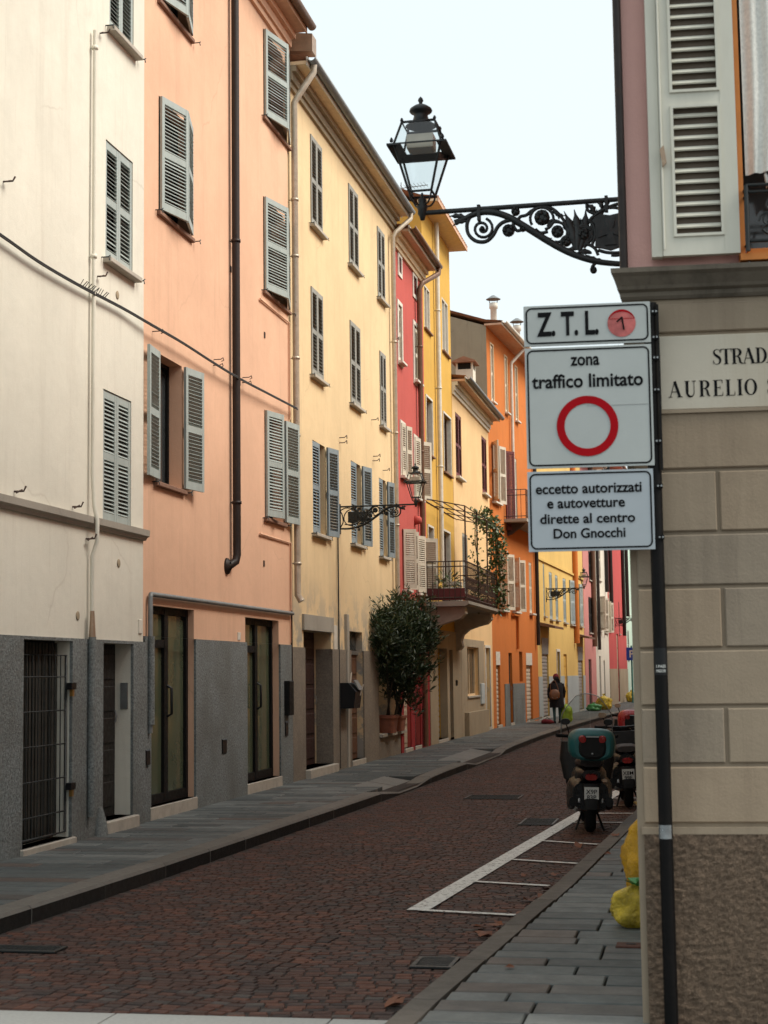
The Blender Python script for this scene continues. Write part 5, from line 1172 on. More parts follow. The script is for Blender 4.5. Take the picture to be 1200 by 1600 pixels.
    sh.prism([(-.095, .10), (-.06, .115), (0, .105), (.06, .115), (.095, .10), (.09, 0), (.095, -.09), (.05, -.10), (0, -.115), (-.05, -.10), (-.095, -.09), (-.09, 0)], lambda u, v, t: (p_[0] + u, t, p_[2] + v), -.014, .014)
    shd = sh.build('shield', I, root); cx_ = MB()
    for sg_ in (-1, 1):
        cx_.prism([(-.035, .085), (.035, .085), (.012, 0), (.035, -.085), (-.035, -.085), (-.012, 0)], lambda u, v, t: (p_[0] + u, t, p_[2] + v), sg_ * .016 - .008, sg_ * .016 + .008); cx_.prism([(.075, -.035), (.075, .035), (0, .012), (-.075, .035), (-.075, -.035), (0, -.012)], lambda u, v, t: (p_[0] + u, t, p_[2] + v), sg_ * .016 - .0075, sg_ * .016 + .0075)
    cx_.build('cross', I, shd)
    for px in (752, 955): p_ = bp(px, 330); MB().box(p_[0] - .010, p_[0] + .010, -.022, .022, -.075, .024).build('strap', I, root)
    # lantern
    ln = MB().lathe([(0, -.05), (.014, -.045), (.02, -.02), (.03, -.005), (.028, .02), (.038, .04), (.024, .06), (.03, .085), (.012, .10), (.006, .13), (0, .135)], (LX, 0, 0), 12).build('lantern', I, root)
    B0, B1, BR, T1 = .072, .150, .190, .105; zb_, ze, zr_ = .125, .415, .566
    f_ = MB()
    for sx in (-1, 1):
        for sy in (-1, 1):
            f_.tube([(LX + sx * B0, sy * B0, zb_), (LX + sx * B1, sy * B1, ze)], .0085, 6); f_.tube([(LX + sx * B1, sy * B1, ze), (LX + sx * T1, sy * T1, zr_)], .0075, 6)
            f_.tube(smooth([(LX + sx * B0, sy * B0, zb_), (LX + sx * .062, sy * .062, .085), (LX + sx * .042, sy * .042, .055), (LX + sx * .015, sy * .015, .05)]), .0065, 5)
            f_.lathe([(0, 0), (.010, .004), (.012, .016), (.005, .03), (0, .036)], (LX + sx * (B1 + .012), sy * (B1 + .012), ze + .004), 8); f_.lathe([(0, 0), (.009, .004), (.011, .014), (.005, .026), (0, .03)], (LX + sx * T1, sy * T1, zr_), 8)
    for hw, z_, r_ in ((B0, zb_, .008), (T1, zr_, .009)): f_.tube([(LX - hw, -hw, z_), (LX + hw, -hw, z_), (LX + hw, hw, z_), (LX - hw, hw, z_), (LX - hw, -hw, z_)], r_, 6)
    f_.build('frame', I, ln)
    br = MB()                                        # wide square brim, open in the middle
    for (h0_, h1_, zz0, zz1) in ((B1 - .035, BR, ze - .012, ze - .02),):
        o_ = [(LX + sx * BR, sy * BR, ze - .02) for sx, sy in ((-1, -1), (1, -1), (1, 1), (-1, 1))]; i_ = [(LX + sx * h0_, sy * h0_, ze + .006) for sx, sy in ((-1, -1), (1, -1), (1, 1), (-1, 1))]; o2 = [(x_, y_, z_ + .012) for x_, y_, z_ in o_]; i2 = [(x_, y_, z_ + .008) for x_, y_, z_ in i_]
        br.add(o_ + i_ + o2 + i2, [(k, 4 + k, 4 + (k + 1) % 4, (k + 1) % 4) for k in range(4)] + [(8 + k, 8 + (k + 1) % 4, 12 + (k + 1) % 4, 12 + k) for k in range(4)] + [(k, (k + 1) % 4, 8 + (k + 1) % 4, 8 + k) for k in range(4)] + [(4 + k, 12 + k, 12 + (k + 1) % 4, 4 + (k + 1) % 4) for k in range(4)])
    br.build('brim', I, ln)
    MB().lathe([(.10, zr_), (.085, zr_ + .01), (.055, zr_ + .03), (.045, zr_ + .065), (.047, zr_ + .08), (.068, zr_ + .09), (.074, zr_ + .10), (.068, zr_ + .115), (.04, zr_ + .135), (.014, zr_ + .145), (.010, zr_ + .155), (.018, zr_ + .168), (.014, zr_ + .182), (.002, zr_ + .196), (0, zr_ + .197)], (LX, 0, 0), 18).build('chimney', I, ln)
    MB().box(LX - .085, LX + .085, -.06, .06, ze - .004, ze + .085).build('lamp_tray', M['sh_cream'], ln); MB().box(LX - .07, LX + .07, -.05, .05, ze - .012, ze - .004).build('diffuser', M['sign_edge'], ln)
    for k in range(4):
        a, b = [((-1, -1), (1, -1)), ((1, -1), (1, 1)), ((1, 1), (-1, 1)), ((-1, 1), (-1, -1))][k]
        MB().add([(LX + a[0] * B0, a[1] * B0, zb_), (LX + b[0] * B0, b[1] * B0, zb_), (LX + b[0] * B1, b[1] * B1, ze - .01), (LX + a[0] * B1, a[1] * B1, ze - .01)], [(0, 1, 2, 3)]).build('pane', M['pane_lamp'], ln)
        MB().add([(LX + a[0] * B1, a[1] * B1, ze), (LX + b[0] * B1, b[1] * B1, ze), (LX + b[0] * T1, b[1] * T1, zr_), (LX + a[0] * T1, a[1] * T1, zr_)], [(0, 1, 2, 3)]).build('pane', M['pane_lamp'], ln)
    return root
lamp = make_lamp('near wall lamp on ornate bracket above the traffic sign')
# near lamp: on the right facade; bar level from the photograph
Yl = 9.75; Xw = wr(Yl) - .0
d = ray(660, 333); t = (Yl) / d.y; q = CAMP + d * t
lamp.location = (q.x + LX, Yl, q.z); lamp.rotation_euler = (0, 0, math.pi)
NEAR_LAMP = (q.x + LX, Xw)
# wall-side filler so the bracket really reaches the facade
gap = Xw - (q.x + LX)
MB().tube([(.01, 0, 0), (-gap - .02, 0, 0)], .0155, 8).tube([(.01, 0, -.43), (-gap - .02, 0, -.43)], .02, 8).build('wall_anchor', M['iron'], lamp)
def lamp_on(h, px, py, label, rz):
    l = copy_tree(lamp); l['label'] = label
    for c in [c for c in l.children if c.name.startswith('wall_anchor')]: bpy.data.objects.remove(c)
    y_, z_ = h.P(px, py); l.location = h.world(0, y_, z_); l.rotation_euler = (0, 0, h.phi + rz); return l
lamp_on(Ye, 530, 792, 'wall lamp on the pale yellow house before the red house', 0)
lamp_on(Y2, 853, 920, 'small distant wall lamp on the bright yellow house', 0)
lamp_on(R2, 961, 966, 'farthest wall lamp bracket on the far red house', 0)

# ================================================================== BALCONY with pergola and climber
bx0, bx1 = Oc.world(0, Oc.P(668, 940)[0], 0).y, Pa.world(0, Pa.P(757, 945)[0], 0).y
zsl = Oc.P(690, 962)[1] + .25
by0 = 36.95; by1 = 42.6; zsl = Oc.P(676, 938, .8)[1]
B = thing('balcony', 'iron railed balcony on carved stone brackets above the roller shutter', 'balcony', (-6.58, by0, zsl))
L_ = by1 - by0; DP = 1.05
MB().prism([(0, 0), (DP, 0), (DP + .06, .05), (DP + .06, .12), (0, .12)], lambda u, v, t: (u, t, v), 0, L_).build('slab', M['stone_trim'], B)
for yy in (.35, L_ - .75):
    cp = [(0, -.95), (.12, -.95), (.20, -.86), (.16, -.72), (.22, -.55), (.38, -.42), (.62, -.34), (.86, -.28), (.98, -.16), (.96, 0), (0, 0)]
    MB().prism(cp, lambda u, v, t: (u, t, v), yy, yy + .38).build('stone_bracket', M['sill'], B)
rl = MB(); zt2 = 1.05
for zz in (zt2, zt2 - .12, .2): rl.tube([(0, .05, zz), (DP, .05, zz), (DP, L_ - .05, zz), (0, L_ - .05, zz)], .016, 6)
n = 44
for k in range(n + 1):
    yy = .05 + (L_ - .1) * k / n; rl.tube([(DP, yy, .12), (DP, yy, zt2)], .007, 5)
    if k < n:
        rl.tube([(DP, yy + .064 + .040 * math.cos(a), .55 + .14 * math.sin(a)) for a in [R(30 * j) for j in range(13)]], .005, 4)
for k in range(8): rl.tube([(DP * k / 8, .05, .12), (DP * k / 8, .05, zt2)], .010, 5)
rl.build('railing', M['iron_rust'], B)
MB().box(.02, DP - .03, .07, .09, .14, .42).box(DP - .045, DP - .03, .09, L_ - .1, .14, .30).build('kick_panel', M['sh_red'], B)
pg = MB(); hp = 2.35
for yy in (.08, L_ * .36, L_ * .68, L_ - .08): pg.tube([(DP, yy, .12), (DP, yy, hp)], .02, 6); pg.tube([(DP, yy, hp), (.02, yy, hp + .22)], .014, 5)
for k in range(5): pg.tube([(DP * k / 4, .05, hp + .22 - .055 * k), (DP * k / 4, L_, hp + .22 - .055 * k)], .013, 5)
pg.build('pergola', M['iron_rust'], B)
def leaves(mb, c, n, rad, ln, wd, droop=0.0, r=rnd):
    for _ in range(n):
        while True:
            v = Vector((r.uniform(-1, 1), r.uniform(-1, 1), r.uniform(-1, 1)))
            if v.length < 1: break
        p = Vector(c) + Vector((v.x * rad[0], v.y * rad[1], v.z * rad[2]))
        d = (v + Vector((r.uniform(-.6, .6), r.uniform(-.6, .6), r.uniform(-.2, .8) - droop))).normalized()
        s_ = d.cross(Vector((r.uniform(-1, 1), r.uniform(-1, 1), r.uniform(-1, 1)))).normalized(); L = ln * r.uniform(.6, 1.2); w_ = wd * r.uniform(.7, 1.2)
        mb.add([p, p + d * L * .45 + s_ * w_ / 2, p + d * L, p + d * L * .45 - s_ * w_ / 2], [(0, 1, 2, 3)]); mb.tone.append(r.random() ** 2)
vn = thing('climbing_plant', 'leafy climber growing over the far end of the balcony pergola', 'plant', (-6.58 + DP, by1 - .2, zsl + .12))
lf = MB(); lf.tone = []
path = [Vector(p) for p in ((0, .1, 0), (.05, .05, .5), (.0, .1, 1.1), (.08, 0, 1.6), (.02, -.05, 2.1), (-.1, -.5, 2.35), (-.2, -1.2, 2.42))]
for a, b in zip(path, path[1:]):
    for k in range(5): leaves(lf, a.lerp(b, k / 5), 42, (.24, .26, .22), .11, .075, .4)
for k in range(14): leaves(lf, (-.05 + rnd.uniform(-.3, .1), -rnd.uniform(0, 2.2), rnd.uniform(.0, .9)), 16, (.1, .14, .14), .09, .06, .4)
lf.build('foliage', M['vine'], vn, kind='stuff')
st_ = MB(); st_.tube(smooth(path), .018, 6); st_.tube(smooth([(0, 0, 0), (-.05, .1, .7), (.05, 0, 1.5), (-.05, -.1, 2.2)]), .012, 5); st_.build('stem', M['stem'], vn)
vn2 = thing('climbing_plant', 'thin climber with few leaves on the near balcony post', 'plant', (-6.58 + DP, by0 + 1.95, zsl + .12))
lf = MB(); lf.tone = []
for k in range(22): leaves(lf, (rnd.uniform(-.1, .1), rnd.uniform(-.12, .12), .1 + k * .105), 7, (.1, .12, .1), .10, .065, .3)
lf.build('foliage', M['vine'], vn2, kind='stuff'); MB().tube(smooth([(0, .03, 0), (.04, -.03, .8), (-.04, .03, 1.6), (0, 0, 2.3)]), .012, 5).build('stem', M['stem'], vn2)
pp_ = thing('plant_pot', 'pale planter with drooping plant behind the near balcony railing', 'planter', (-6.58 + .55, by0 + .45, zsl + .12))
MB().lathe([(0, 0), (.13, 0), (.17, .28), (.19, .28), (.19, .33), (.16, .33), (.15, .28), (0, .28)], n=14).build('pot', M['trim_white'], pp_)
lf = MB(); lf.tone = []; leaves(lf, (0, 0, .45), 160, (.28, .28, .2), .22, .035, .5); lf.build('foliage', M['vine'], pp_, kind='stuff')
ac = thing('lantern_shelf', 'small white crate standing on the near end of the balcony', 'crate', (-6.58 + .6, by0 + .9, zsl + .12))
for k in range(4): MB().box(-.2, .2, -.25, .25, .02 + k * .13, .10 + k * .13).build('slat', M['trim_white'], ac)
for sx in (-.19, .17):
    for sy in (-.24, .22): MB().box(sx, sx + .02, sy, sy + .02, 0, .5).build('post', M['trim_white'], ac)

# ================================================================== OLEANDER in pots
oy = Ye.world(0, (q3[0] + q3[1]) / 2, 0).y
for k, (yy, sc_, lab) in enumerate(((oy - .55, 1.0, 'larger terracotta pot on the ledge at the near side'), (oy + .45, .9, 'second terracotta pot on the ledge nearer the red house'))):
    pt = thing('terracotta_pot', lab, 'flower pot', (-6.58 + .02, yy, .616), 0, 'pots on the ledge')
    MB().loft([((0, 0, 0), .16 * sc_, .26 * sc_, (1, 0, 0), (0, 1, 0), 5), ((0, 0, .30 * sc_), .19 * sc_, .33 * sc_, (1, 0, 0), (0, 1, 0), 5)], 24).build('bowl', M['terracotta'], pt)
    MB().loft([((0, 0, .30 * sc_), .21 * sc_, .36 * sc_, (1, 0, 0), (0, 1, 0), 5), ((0, 0, .36 * sc_), .215 * sc_, .365 * sc_, (1, 0, 0), (0, 1, 0), 5)], 24).build('rim', M['terracotta'], pt)
ol = thing('oleander_shrub', 'tall dark green oleander growing from the terracotta pots', 'shrub', (-6.5, oy, .95))
lf = MB(); lf.tone = []; stm = MB()
r9 = random.Random(3)
clumps = []
def blob(px, py, off, rx, ry):
    py += 14 if py < 1000 else 6
    y_, z_ = Ye.P(px, py, off); clumps.append(((off - .08, y_ + Ye.o.y - oy, z_ - .95), rx, ry))
for px, py, off, rx, ry in ((612, 968, .35, .42, .5), (630, 958, .45, .45, .5), (648, 965, .6, .4, .5), (660, 985, .75, .36, .45), (600, 985, .25, .35, .5), (622, 995, .4, .5, .55), (645, 1000, .6, .5, .5), (605, 1015, .2, .4, .5), (665, 1005, .75, .3, .4), (620, 1030, .35, .45, .5), (640, 1035, .5, .4, .4), (650, 1048, .65, .3, .35), (604, 1048, .15, .26, .35), (634, 1072, .42, .26, .35), (638, 1094, .45, .22, .26), (612, 1072, .12, .24, .4), (626, 1060, .3, .3, .4), (592, 965, .15, .16, .4), (640, 945, .5, .3, .28), (660, 1045, .75, .2, .25)):
    blob(px, py, off, rx, ry)
for c, rx, ry in clumps:
    for s_ in range(int(70 * rx * ry / .16)):
        a = Vector(c) + Vector((r9.gauss(0, .36) * rx, r9.gauss(0, .36) * rx * 1.4, r9.gauss(0, .38) * ry)); up = Vector((r9.uniform(-.5, .7), r9.uniform(-.6, .6), r9.uniform(.3, 1.0))).normalized(); L = r9.uniform(.18, .32) if r9.random() < .85 else r9.uniform(.4, .6)
        for k in range(13):                          # whorls of long narrow leaves along a shoot
            p = a + up * L * k / 13; dd_ = (up * .75 + Vector((r9.uniform(-1, 1), r9.uniform(-1, 1), r9.uniform(-.5, .7)))).normalized(); sd_v = dd_.cross(Vector((r9.uniform(-1, 1), r9.uniform(-1, 1), .3))).normalized(); l_ = r9.uniform(.09, .16)
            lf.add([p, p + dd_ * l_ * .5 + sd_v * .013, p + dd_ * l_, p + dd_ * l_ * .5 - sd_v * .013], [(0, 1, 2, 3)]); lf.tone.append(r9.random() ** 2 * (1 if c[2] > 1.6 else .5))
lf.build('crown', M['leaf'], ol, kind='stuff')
for k in range(9):
    c = clumps[r9.randrange(len(clumps))][0]; b0 = (r9.uniform(-.05, .1), r9.uniform(-.7, .6), 0); md = ((b0[0] + c[0]) / 2 + .0, (b0[1] + c[1]) / 2, c[2] * .55); MB().tube(smooth([b0, md, c]), [.022] * 6 + [.012] * 5, 6).build('stem', M['stem'], ol)

# ================================================================== SMALL THINGS ON THE HOUSES
cab = [wp(W, -60, 330, .05), wp(W, 0, 366, .06), wp(W, 60, 408, .06), wp(W, 125, 446, .06), wp(W, 190, 480, .06)]
cabw = [W.world(*p) for p in cab] + [Pk.world(*wp(Pk, q_, r_, .12)) for q_, r_ in ((235, 506), (285, 535), (333, 566), (376, 592), (420, 615), (464, 638))]
tag(MB().tube(smooth(cabw, 4), .014, 6).tube([p + Vector((.012, 0, -.022)) for p in smooth(cabw, 4)], .009, 5).build('cable', M['cable']), 'sagging black cable pinned across the white and peach facades', 'cable')
for k in range(12):
    p = cabw[3].lerp(cabw[4], k / 12 * .62); MB().tube([p + Vector((.0, 0, 0)), p + Vector((.05, rnd.uniform(-.05, .05), .06))], .005, 4).build('cable_tie', M['cable'], bpy.data.objects['cable'])
y_, z_ = Ye.P(535, 1085)
bxm = thing('letter_box', 'small black box with papers hanging on the yellow house by the door', 'letter box', Ye.world(.03, y_ - .15, z_ - .25))
MB().prism([(0, 0), (.26, 0), (.30, .30), (.16, .46), (0, .46)], lambda u, v, t: (u, t, v), -.2, .32).build('box', M['black'], bxm)
MB().obox((.27, .12, .42), (.012, 0, .0), (0, .16, 0), (.05, 0, -.09)).build('flap', M['steel'], bxm); MB().obox((.12, .2, .54), (.002, 0, 0), (0, .05, .01), (.01, 0, .10)).build('paper', M['trim_white'], bxm); MB().obox((.31, .22, .30), (.003, 0, 0), (0, .05, 0), (.04, 0, .13)).build('paper', M['trim_white'], bxm)
an = thing('tv_antenna', 'thin television antenna above the yellow roof', 'antenna', Ye.world(-.2, Ye.P(627, 300, -.2)[0], Ye.P(627, 320, -.2)[1]))
MB().tube([(0, 0, -.3), (0, 0, .55)], .014, 6).build('mast', M['steel'], an); bm_ = MB(); bm_.tube([(-.1, 0, .40), (.62, .12, .48)], .012, 5).build('boom', M['steel'], an)
for k in range(9): t = k / 8; MB().tube([(-.05 + .62 * t, -.3 + .12 * t, .38 + .08 * t), (-.05 + .62 * t, .3 + .12 * t, .45 + .08 * t)], .007, 4).build('element', M['steel'], an)

# ================================================================== DRAINS, LEAVES
def grate(px, py, wx, wy, label, nb_, rz=0, z=0.006):
    p = ground(px, py); g_ = thing('drain_grate', label, 'drain', (p.x, p.y, z), rz)
    MB().box(-wx / 2, wx / 2, -wy / 2, wy / 2, -.02, -.002).build('pit', M['dark_int'], g_); f = MB(); t_ = .025
    f.box(-wx / 2, wx / 2, -wy / 2, -wy / 2 + t_, -.01, .008); f.box(-wx / 2, wx / 2, wy / 2 - t_, wy / 2, -.01, .008); f.box(-wx / 2, -wx / 2 + t_, -wy / 2 + t_, wy / 2 - t_, -.01, .008); f.box(wx / 2 - t_, wx / 2, -wy / 2 + t_, wy / 2 - t_, -.01, .008); f.build('frame', M['iron'], g_)
    for k in range(nb_):
        y_ = -wy / 2 + t_ + (wy - 2 * t_) * (k + .5) / nb_; MB().box(-wx / 2 + t_, wx / 2 - t_, y_ - .008, y_ + .008, -.008, .006).build('bar', M['iron'], g_)
grate(680, 1506, .26, .36, 'cast iron drain grate by the near right kerb', 7)
grate(842, 1285, .42, .8, 'long drain grate in the road left of the parking line', 10)
grate(772, 1246, .8, .7, 'flat dark manhole grate in the middle of the road', 9)
grate(14, 1484, .75, .22, 'dark drain slot at the left kerb edge', 4)
lm_ = MB(); lm_.add([(0, -.03, 0), (.022, -.01, .012), (.018, .02, .004), (0, .045, .014), (-.02, .02, .010), (-.022, -.012, .004)], [(0, 1, 2, 3), (0, 3, 4, 5)]); lmesh = lm_.mesh('fallen_leaf', M['dry_leaf'])
for k in range(26):
    y_ = rnd.uniform(8.6, 17); x_ = kr(y_) - abs(rnd.gauss(.05, .22)) if k % 5 else kr(y_) + rnd.uniform(.1, .6)
    o = inst('fallen_leaf', lmesh, None, (x_, y_, .012 if x_ < kr(y_) else PT + .008), (rnd.uniform(-.3, .3), rnd.uniform(-.3, .3), rnd.uniform(0, 6.3))); s_ = rnd.uniform(.9, 2.0); o.scale = (s_, s_, s_)
    tag(o, 'small brown dead leaf lying by the right kerb', 'leaf', 'dead leaves along the right kerb')
sh_ = ground(968, 1476, PT)
# ================================================================== BIN BAGS
def bag(name, label, loc, rx, ry, hz, mat, seed, knot=True, tall=1.0, rz=0, group='bin bags put out on the pavements', tie=None):
    r = random.Random(seed); t = thing(name, label, 'bin bag', loc, rz, group); mb = MB(); n, mr = 40, 26; vs = []
    ph = [r.uniform(0, 6.28) for _ in range(12)]
    for j in range(mr + 1):
        v = j / mr; prof_ = (1 - (abs(v - .36) / .64) ** 2.4) ** .5 if v > .36 else (1 - ((.36 - v) / .44) ** 2.6) ** .5
        if v > .82: prof_ = max(.10, prof_ * (1 - (v - .82) * 2.5))
        for i in range(n):
            a = 2 * math.pi * i / n; w_ = 1 + .10 * math.sin(3 * a + ph[0] + 3 * v) + .07 * math.sin(5 * a + ph[1] - 6 * v) + .045 * math.sin(9 * a + ph[2] + 9 * v) + .06 * math.sin(11 * v + ph[3] + a) + .05 * math.sin(17 * a + 14 * v + ph[5]) * math.sin(9 * v + ph[6]) + r.uniform(-.045, .045)
            vs.append((rx * prof_ * w_ * math.cos(a), ry * prof_ * w_ * math.sin(a), hz * v * (1 + .03 * math.sin(2 * a + ph[4]))))
    mb.add(vs, [(j * n + i, j * n + (i + 1) % n, (j + 1) * n + (i + 1) % n, (j + 1) * n + i) for j in range(mr) for i in range(n)], True); mb.add(vs[:n], [tuple(range(n))[::-1]]); mb.add(vs[-n:], [tuple(range(n))])
    mb.build('bag_body', M[mat], t)
    if knot:
        k = MB()
        for q in range(4):
            a = q * 1.6 + r.random(); k.loft([((0, 0, hz * .96), .02, .02, (1, 0, 0), (0, 1, 0), 2), ((.05 * math.cos(a), .05 * math.sin(a), hz * 1.06), .035, .01, (-math.sin(a), math.cos(a), 0), (math.cos(a), math.sin(a), .3), 2), ((.09 * math.cos(a), .09 * math.sin(a), hz * 1.12), .05, .004, (-math.sin(a), math.cos(a), 0), (math.cos(a), math.sin(a), .3), 2)], 8)
        k.build('knot', M[tie or mat], t)
    return t
p = ground(985, 1447, PT); bag('bin_bag', 'low translucent yellow bag of rubbish at the corner building', (p.x + .055, p.y + .02, PT), .17, .17, .27, 'bag_yg', 4, tie='bag_g')
p = ground(1000, 1420, PT); bag('bin_bag', 'tall upright yellow bag behind the low bag at the corner', (p.x + .055, p.y + .42, PT), .17, .18, .64, 'bag_y', 9)
p = ground(928, 1111, PT); bag('bin_bag', 'green bag on the far pavement beside the rose house', (p.x, p.y, PT), .32, .26, .34, 'bag_g', 2)
p = ground(944, 1109, PT); bag('bin_bag', 'yellow bag on the far pavement at the cream house', (p.x, p.y, PT), .36, .32, .64, 'bag_yg', 5)
p = ground(987, 1097, PT); bag('bin_bag', 'farthest yellow bag seen against the corner building edge', (p.x, p.y, PT), .3, .3, .6, 'bag_yg', 8)

# ================================================================== SCOOTERS
def wheel(parent, y, r, wd, name='wheel'):
    o = MB(); vs = []; n, m_ = 28, 10
    for i in range(n):
        a = 2 * math.pi * i / n
        for j in range(m_): b = 2 * math.pi * j / m_; rr = r - wd * .5 + wd * .5 * math.cos(b); vs.append((wd * .5 * math.sin(b), y + rr * math.cos(a), r + rr * math.sin(a)))
    o.add(vs, [(i * m_ + j, i * m_ + (j + 1) % m_, ((i + 1) % n) * m_ + (j + 1) % m_, ((i + 1) % n) * m_ + j) for i in range(n) for j in range(m_)], True)
    w_ = o.build(name, M['tyre'], parent)
    rim = MB().tube([(-.045, y, r), (.045, y, r)], r - wd * .75, 20)
    rim.build('rim', M['scoot_dark'], w_); MB().tube([(-.06, y, r), (.06, y, r)], .03, 10).build('hub', M['steel'], w_)
U, V = (1, 0, 0), (0, 0, 1)
def scooter(name, label, loc, rz, plate, case, case_mat, screen=True, lean=0.0):
    t = thing(name, label, 'scooter', loc, rz, 'scooters in the painted bays'); t.rotation_euler = (0, lean, rz)
    wheel(t, .30, .255, .125, 'rear_wheel'); wheel(t, 1.58, .255, .105, 'front_wheel')
    MB().loft([((0, .02, .66), .10, .05, U, V, 2.4), ((0, .10, .64), .145, .10, U, V, 2.6), ((0, .35, .60), .19, .16, U, V, 2.8), ((0, .62, .55), .205, .20, U, V, 2.8), ((0, .85, .45), .19, .19, U, V, 3), ((0, .98, .32), .17, .07, U, V, 3)], 18).build('rear_body', M['scoot'], t)
    MB().loft([((0, .9, .27), .17, .055, U, V, 4), ((0, 1.15, .26), .16, .05, U, V, 4), ((0, 1.32, .30), .15, .06, U, V, 4)], 14).build('floorboard', M['scoot_dark'], t)
    MB().loft([((0, 1.28, .28), .17, .05, U, (0, 1, 0), 2.6), ((0, 1.30, .50), .24, .07, U, (0, 1, 0), 2.6), ((0, 1.28, .72), .25, .08, U, (0, 1, 0), 2.6), ((0, 1.22, .92), .20, .07, U, (0, 1, 0), 2.4), ((0, 1.17, 1.02), .12, .06, U, (0, 1, 0), 2.2)], 18).build('leg_shield', M['scoot'], t)
    MB().loft([((0, 1.36, .40), .07, .10, U, V, 2), ((0, 1.55, .50), .085, .09, U, V, 2), ((0, 1.78, .42), .07, .06, U, V, 2)], 12).build('front_mudguard', M['scoot'], t)
    MB().loft([((0, .06, .78), .12, .04, U, V, 2.6), ((0, .2, .79), .155, .06, U, V, 2.8), ((0, .5, .77), .165, .055, U, V, 2.8), ((0, .72, .74), .14, .05, U, V, 2.6), ((0, .9, .74), .09, .04, U, V, 2.4)], 16).build('seat', M['seat'], t)
    MB().tube(smooth([(-.34, 1.06, 1.05), (-.2, 1.12, 1.04), (0, 1.17, 1.03), (.2, 1.12, 1.04), (.34, 1.06, 1.05)]), .016, 8).build('handlebar', M['black'], t)
    for s_ in (-1, 1):
        MB().tube([(s_ * .22, 1.10, 1.04), (s_ * .36, 1.04, 1.05)], .02, 8).build('grip', M['tyre'], t)
        mr_ = MB().tube([(s_ * .2, 1.12, 1.05), (s_ * .22, 1.10, 1.12), (s_ * .24, 1.09, 1.18)], .008, 6).build('mirror_stalk', M['black'], t); MB().loft([((s_ * .25, 1.12, 1.21), .03, .02, U, V, 2), ((s_ * .25, 1.09, 1.21), .055, .038, U, V, 2.4), ((s_ * .25, 1.075, 1.21), .053, .036, U, V, 2.4)], 14).build('mirror', M['pipe_copper' if not screen else 'black'], mr_)
        MB().loft([((s_ * .2, .5, .30), .04, .05, U, V, 2.4), ((s_ * .21, .3, .32), .05, .07, U, V, 2.4), ((s_ * .2, .02, .36), .045, .055, U, V, 2.4)], 12).build('exhaust' if s_ > 0 else 'transmission_case', M['scoot_dark'], t)
        MB().tube([(s_ * .13, .10, .34), (s_ * .12, .22, .62)], .022, 10).build('shock_absorber', M['steel'], t)
        MB().loft([((s_ * .14, .0, .60), .03, .02, U, V, 2), ((s_ * .15, -.02, .60), .028, .018, U, V, 2)], 10).build('indicator', M['pipe_copper'], t)
    MB().loft([((0, .1, .42), .20, .16, U, V, 3), ((0, .3, .44), .25, .22, U, V, 3), ((0, .55, .42), .26, .22, U, V, 3), ((0, .8, .40), .22, .16, U, V, 3)], 18).build('side_fairing', M['scoot'], t)
    MB().loft([((0, .95, .55), .27, .10, U, (0, 1, 0), 3), ((0, 1.02, .78), .32, .12, U, (0, 1, 0), 3), ((0, 1.08, .98), .30, .10, U, (0, 1, 0), 3)], 18).build('lap_apron', M['scoot_dark'], t)
    MB().loft([((0, .03, .64), .07, .035, U, V, 2.6), ((0, -.02, .63), .065, .03, U, V, 2.6)], 14).build('tail_light', M['red_lens'], t)
    MB().loft([((0, .06, .56), .10, .05, U, (0, 1, 0), 4), ((0, -.03, .36), .085, .02, U, (0, 1, 0), 4), ((0, -.04, .28), .07, .015, U, (0, 1, 0), 4)], 12).build('rear_mudguard', M['scoot_dark'], t)
    pl = MB().obox((0, -.045, .45), (.08, 0, 0), (0, .004, 0), (0, -.018, .078)).build('number_plate', M['plate'], t)
    for s_, dz in zip(plate, (.03, -.032)):
        me = text_mesh(s_, .07, .01)
        for v in me.vertices: v.co = (v.co.x, -.052 - (dz + v.co.y - .028) * .22, .45 + dz + v.co.y - .028)
        me.materials.clear(); me.materials.append(M['ink']); inst('plate_lettering', me, pl)
    MB().tube([(-.06, .45, .28), (-.16, .35, .02)], .014, 6).tube([(.06, .45, .28), (.16, .35, .02)], .014, 6).build('centre_stand', M['black'], t)
    if case:
        c = MB().loft([((0, -.22, .98), .19, .13, U, V, 3.2), ((0, -.20, .99), .235, .165, U, V, 3.2), ((0, -.05, 1.0), .265, .175, U, V, 3.4), ((0, .14, 1.0), .255, .17, U, V, 3.4), ((0, .20, .99), .20, .13, U, V, 3)], 24).build('top_case', M[case_mat], t)
        MB().loft([((0, -.232, .97), .13, .105, U, V, 2.8), ((0, -.215, .97), .16, .135, U, V, 2.8)], 20).build('case_panel', M['scoot_dark'], c)
        for s_ in (-1, 1): MB().loft([((s_ * .105, -.245, 1.055), .035, .035, U, V, 2.2), ((s_ * .11, -.215, 1.06), .045, .045, U, V, 2.2)], 10).build('reflector', M['red_lens'], c)
        MB().box(-.07, .07, -.243, -.23, 1.08, 1.095).build('case_badge', M['steel'], c); MB().lathe([(0, 0), (.012, 0), (.012, .01), (0, .01)], n=10).build('lock', M['steel'], c, (0, -.235, .90), (R(90), 0, 0))
        MB().box(-.12, .12, -.12, .3, .80, .835).build('luggage_rack', M['black'], t)
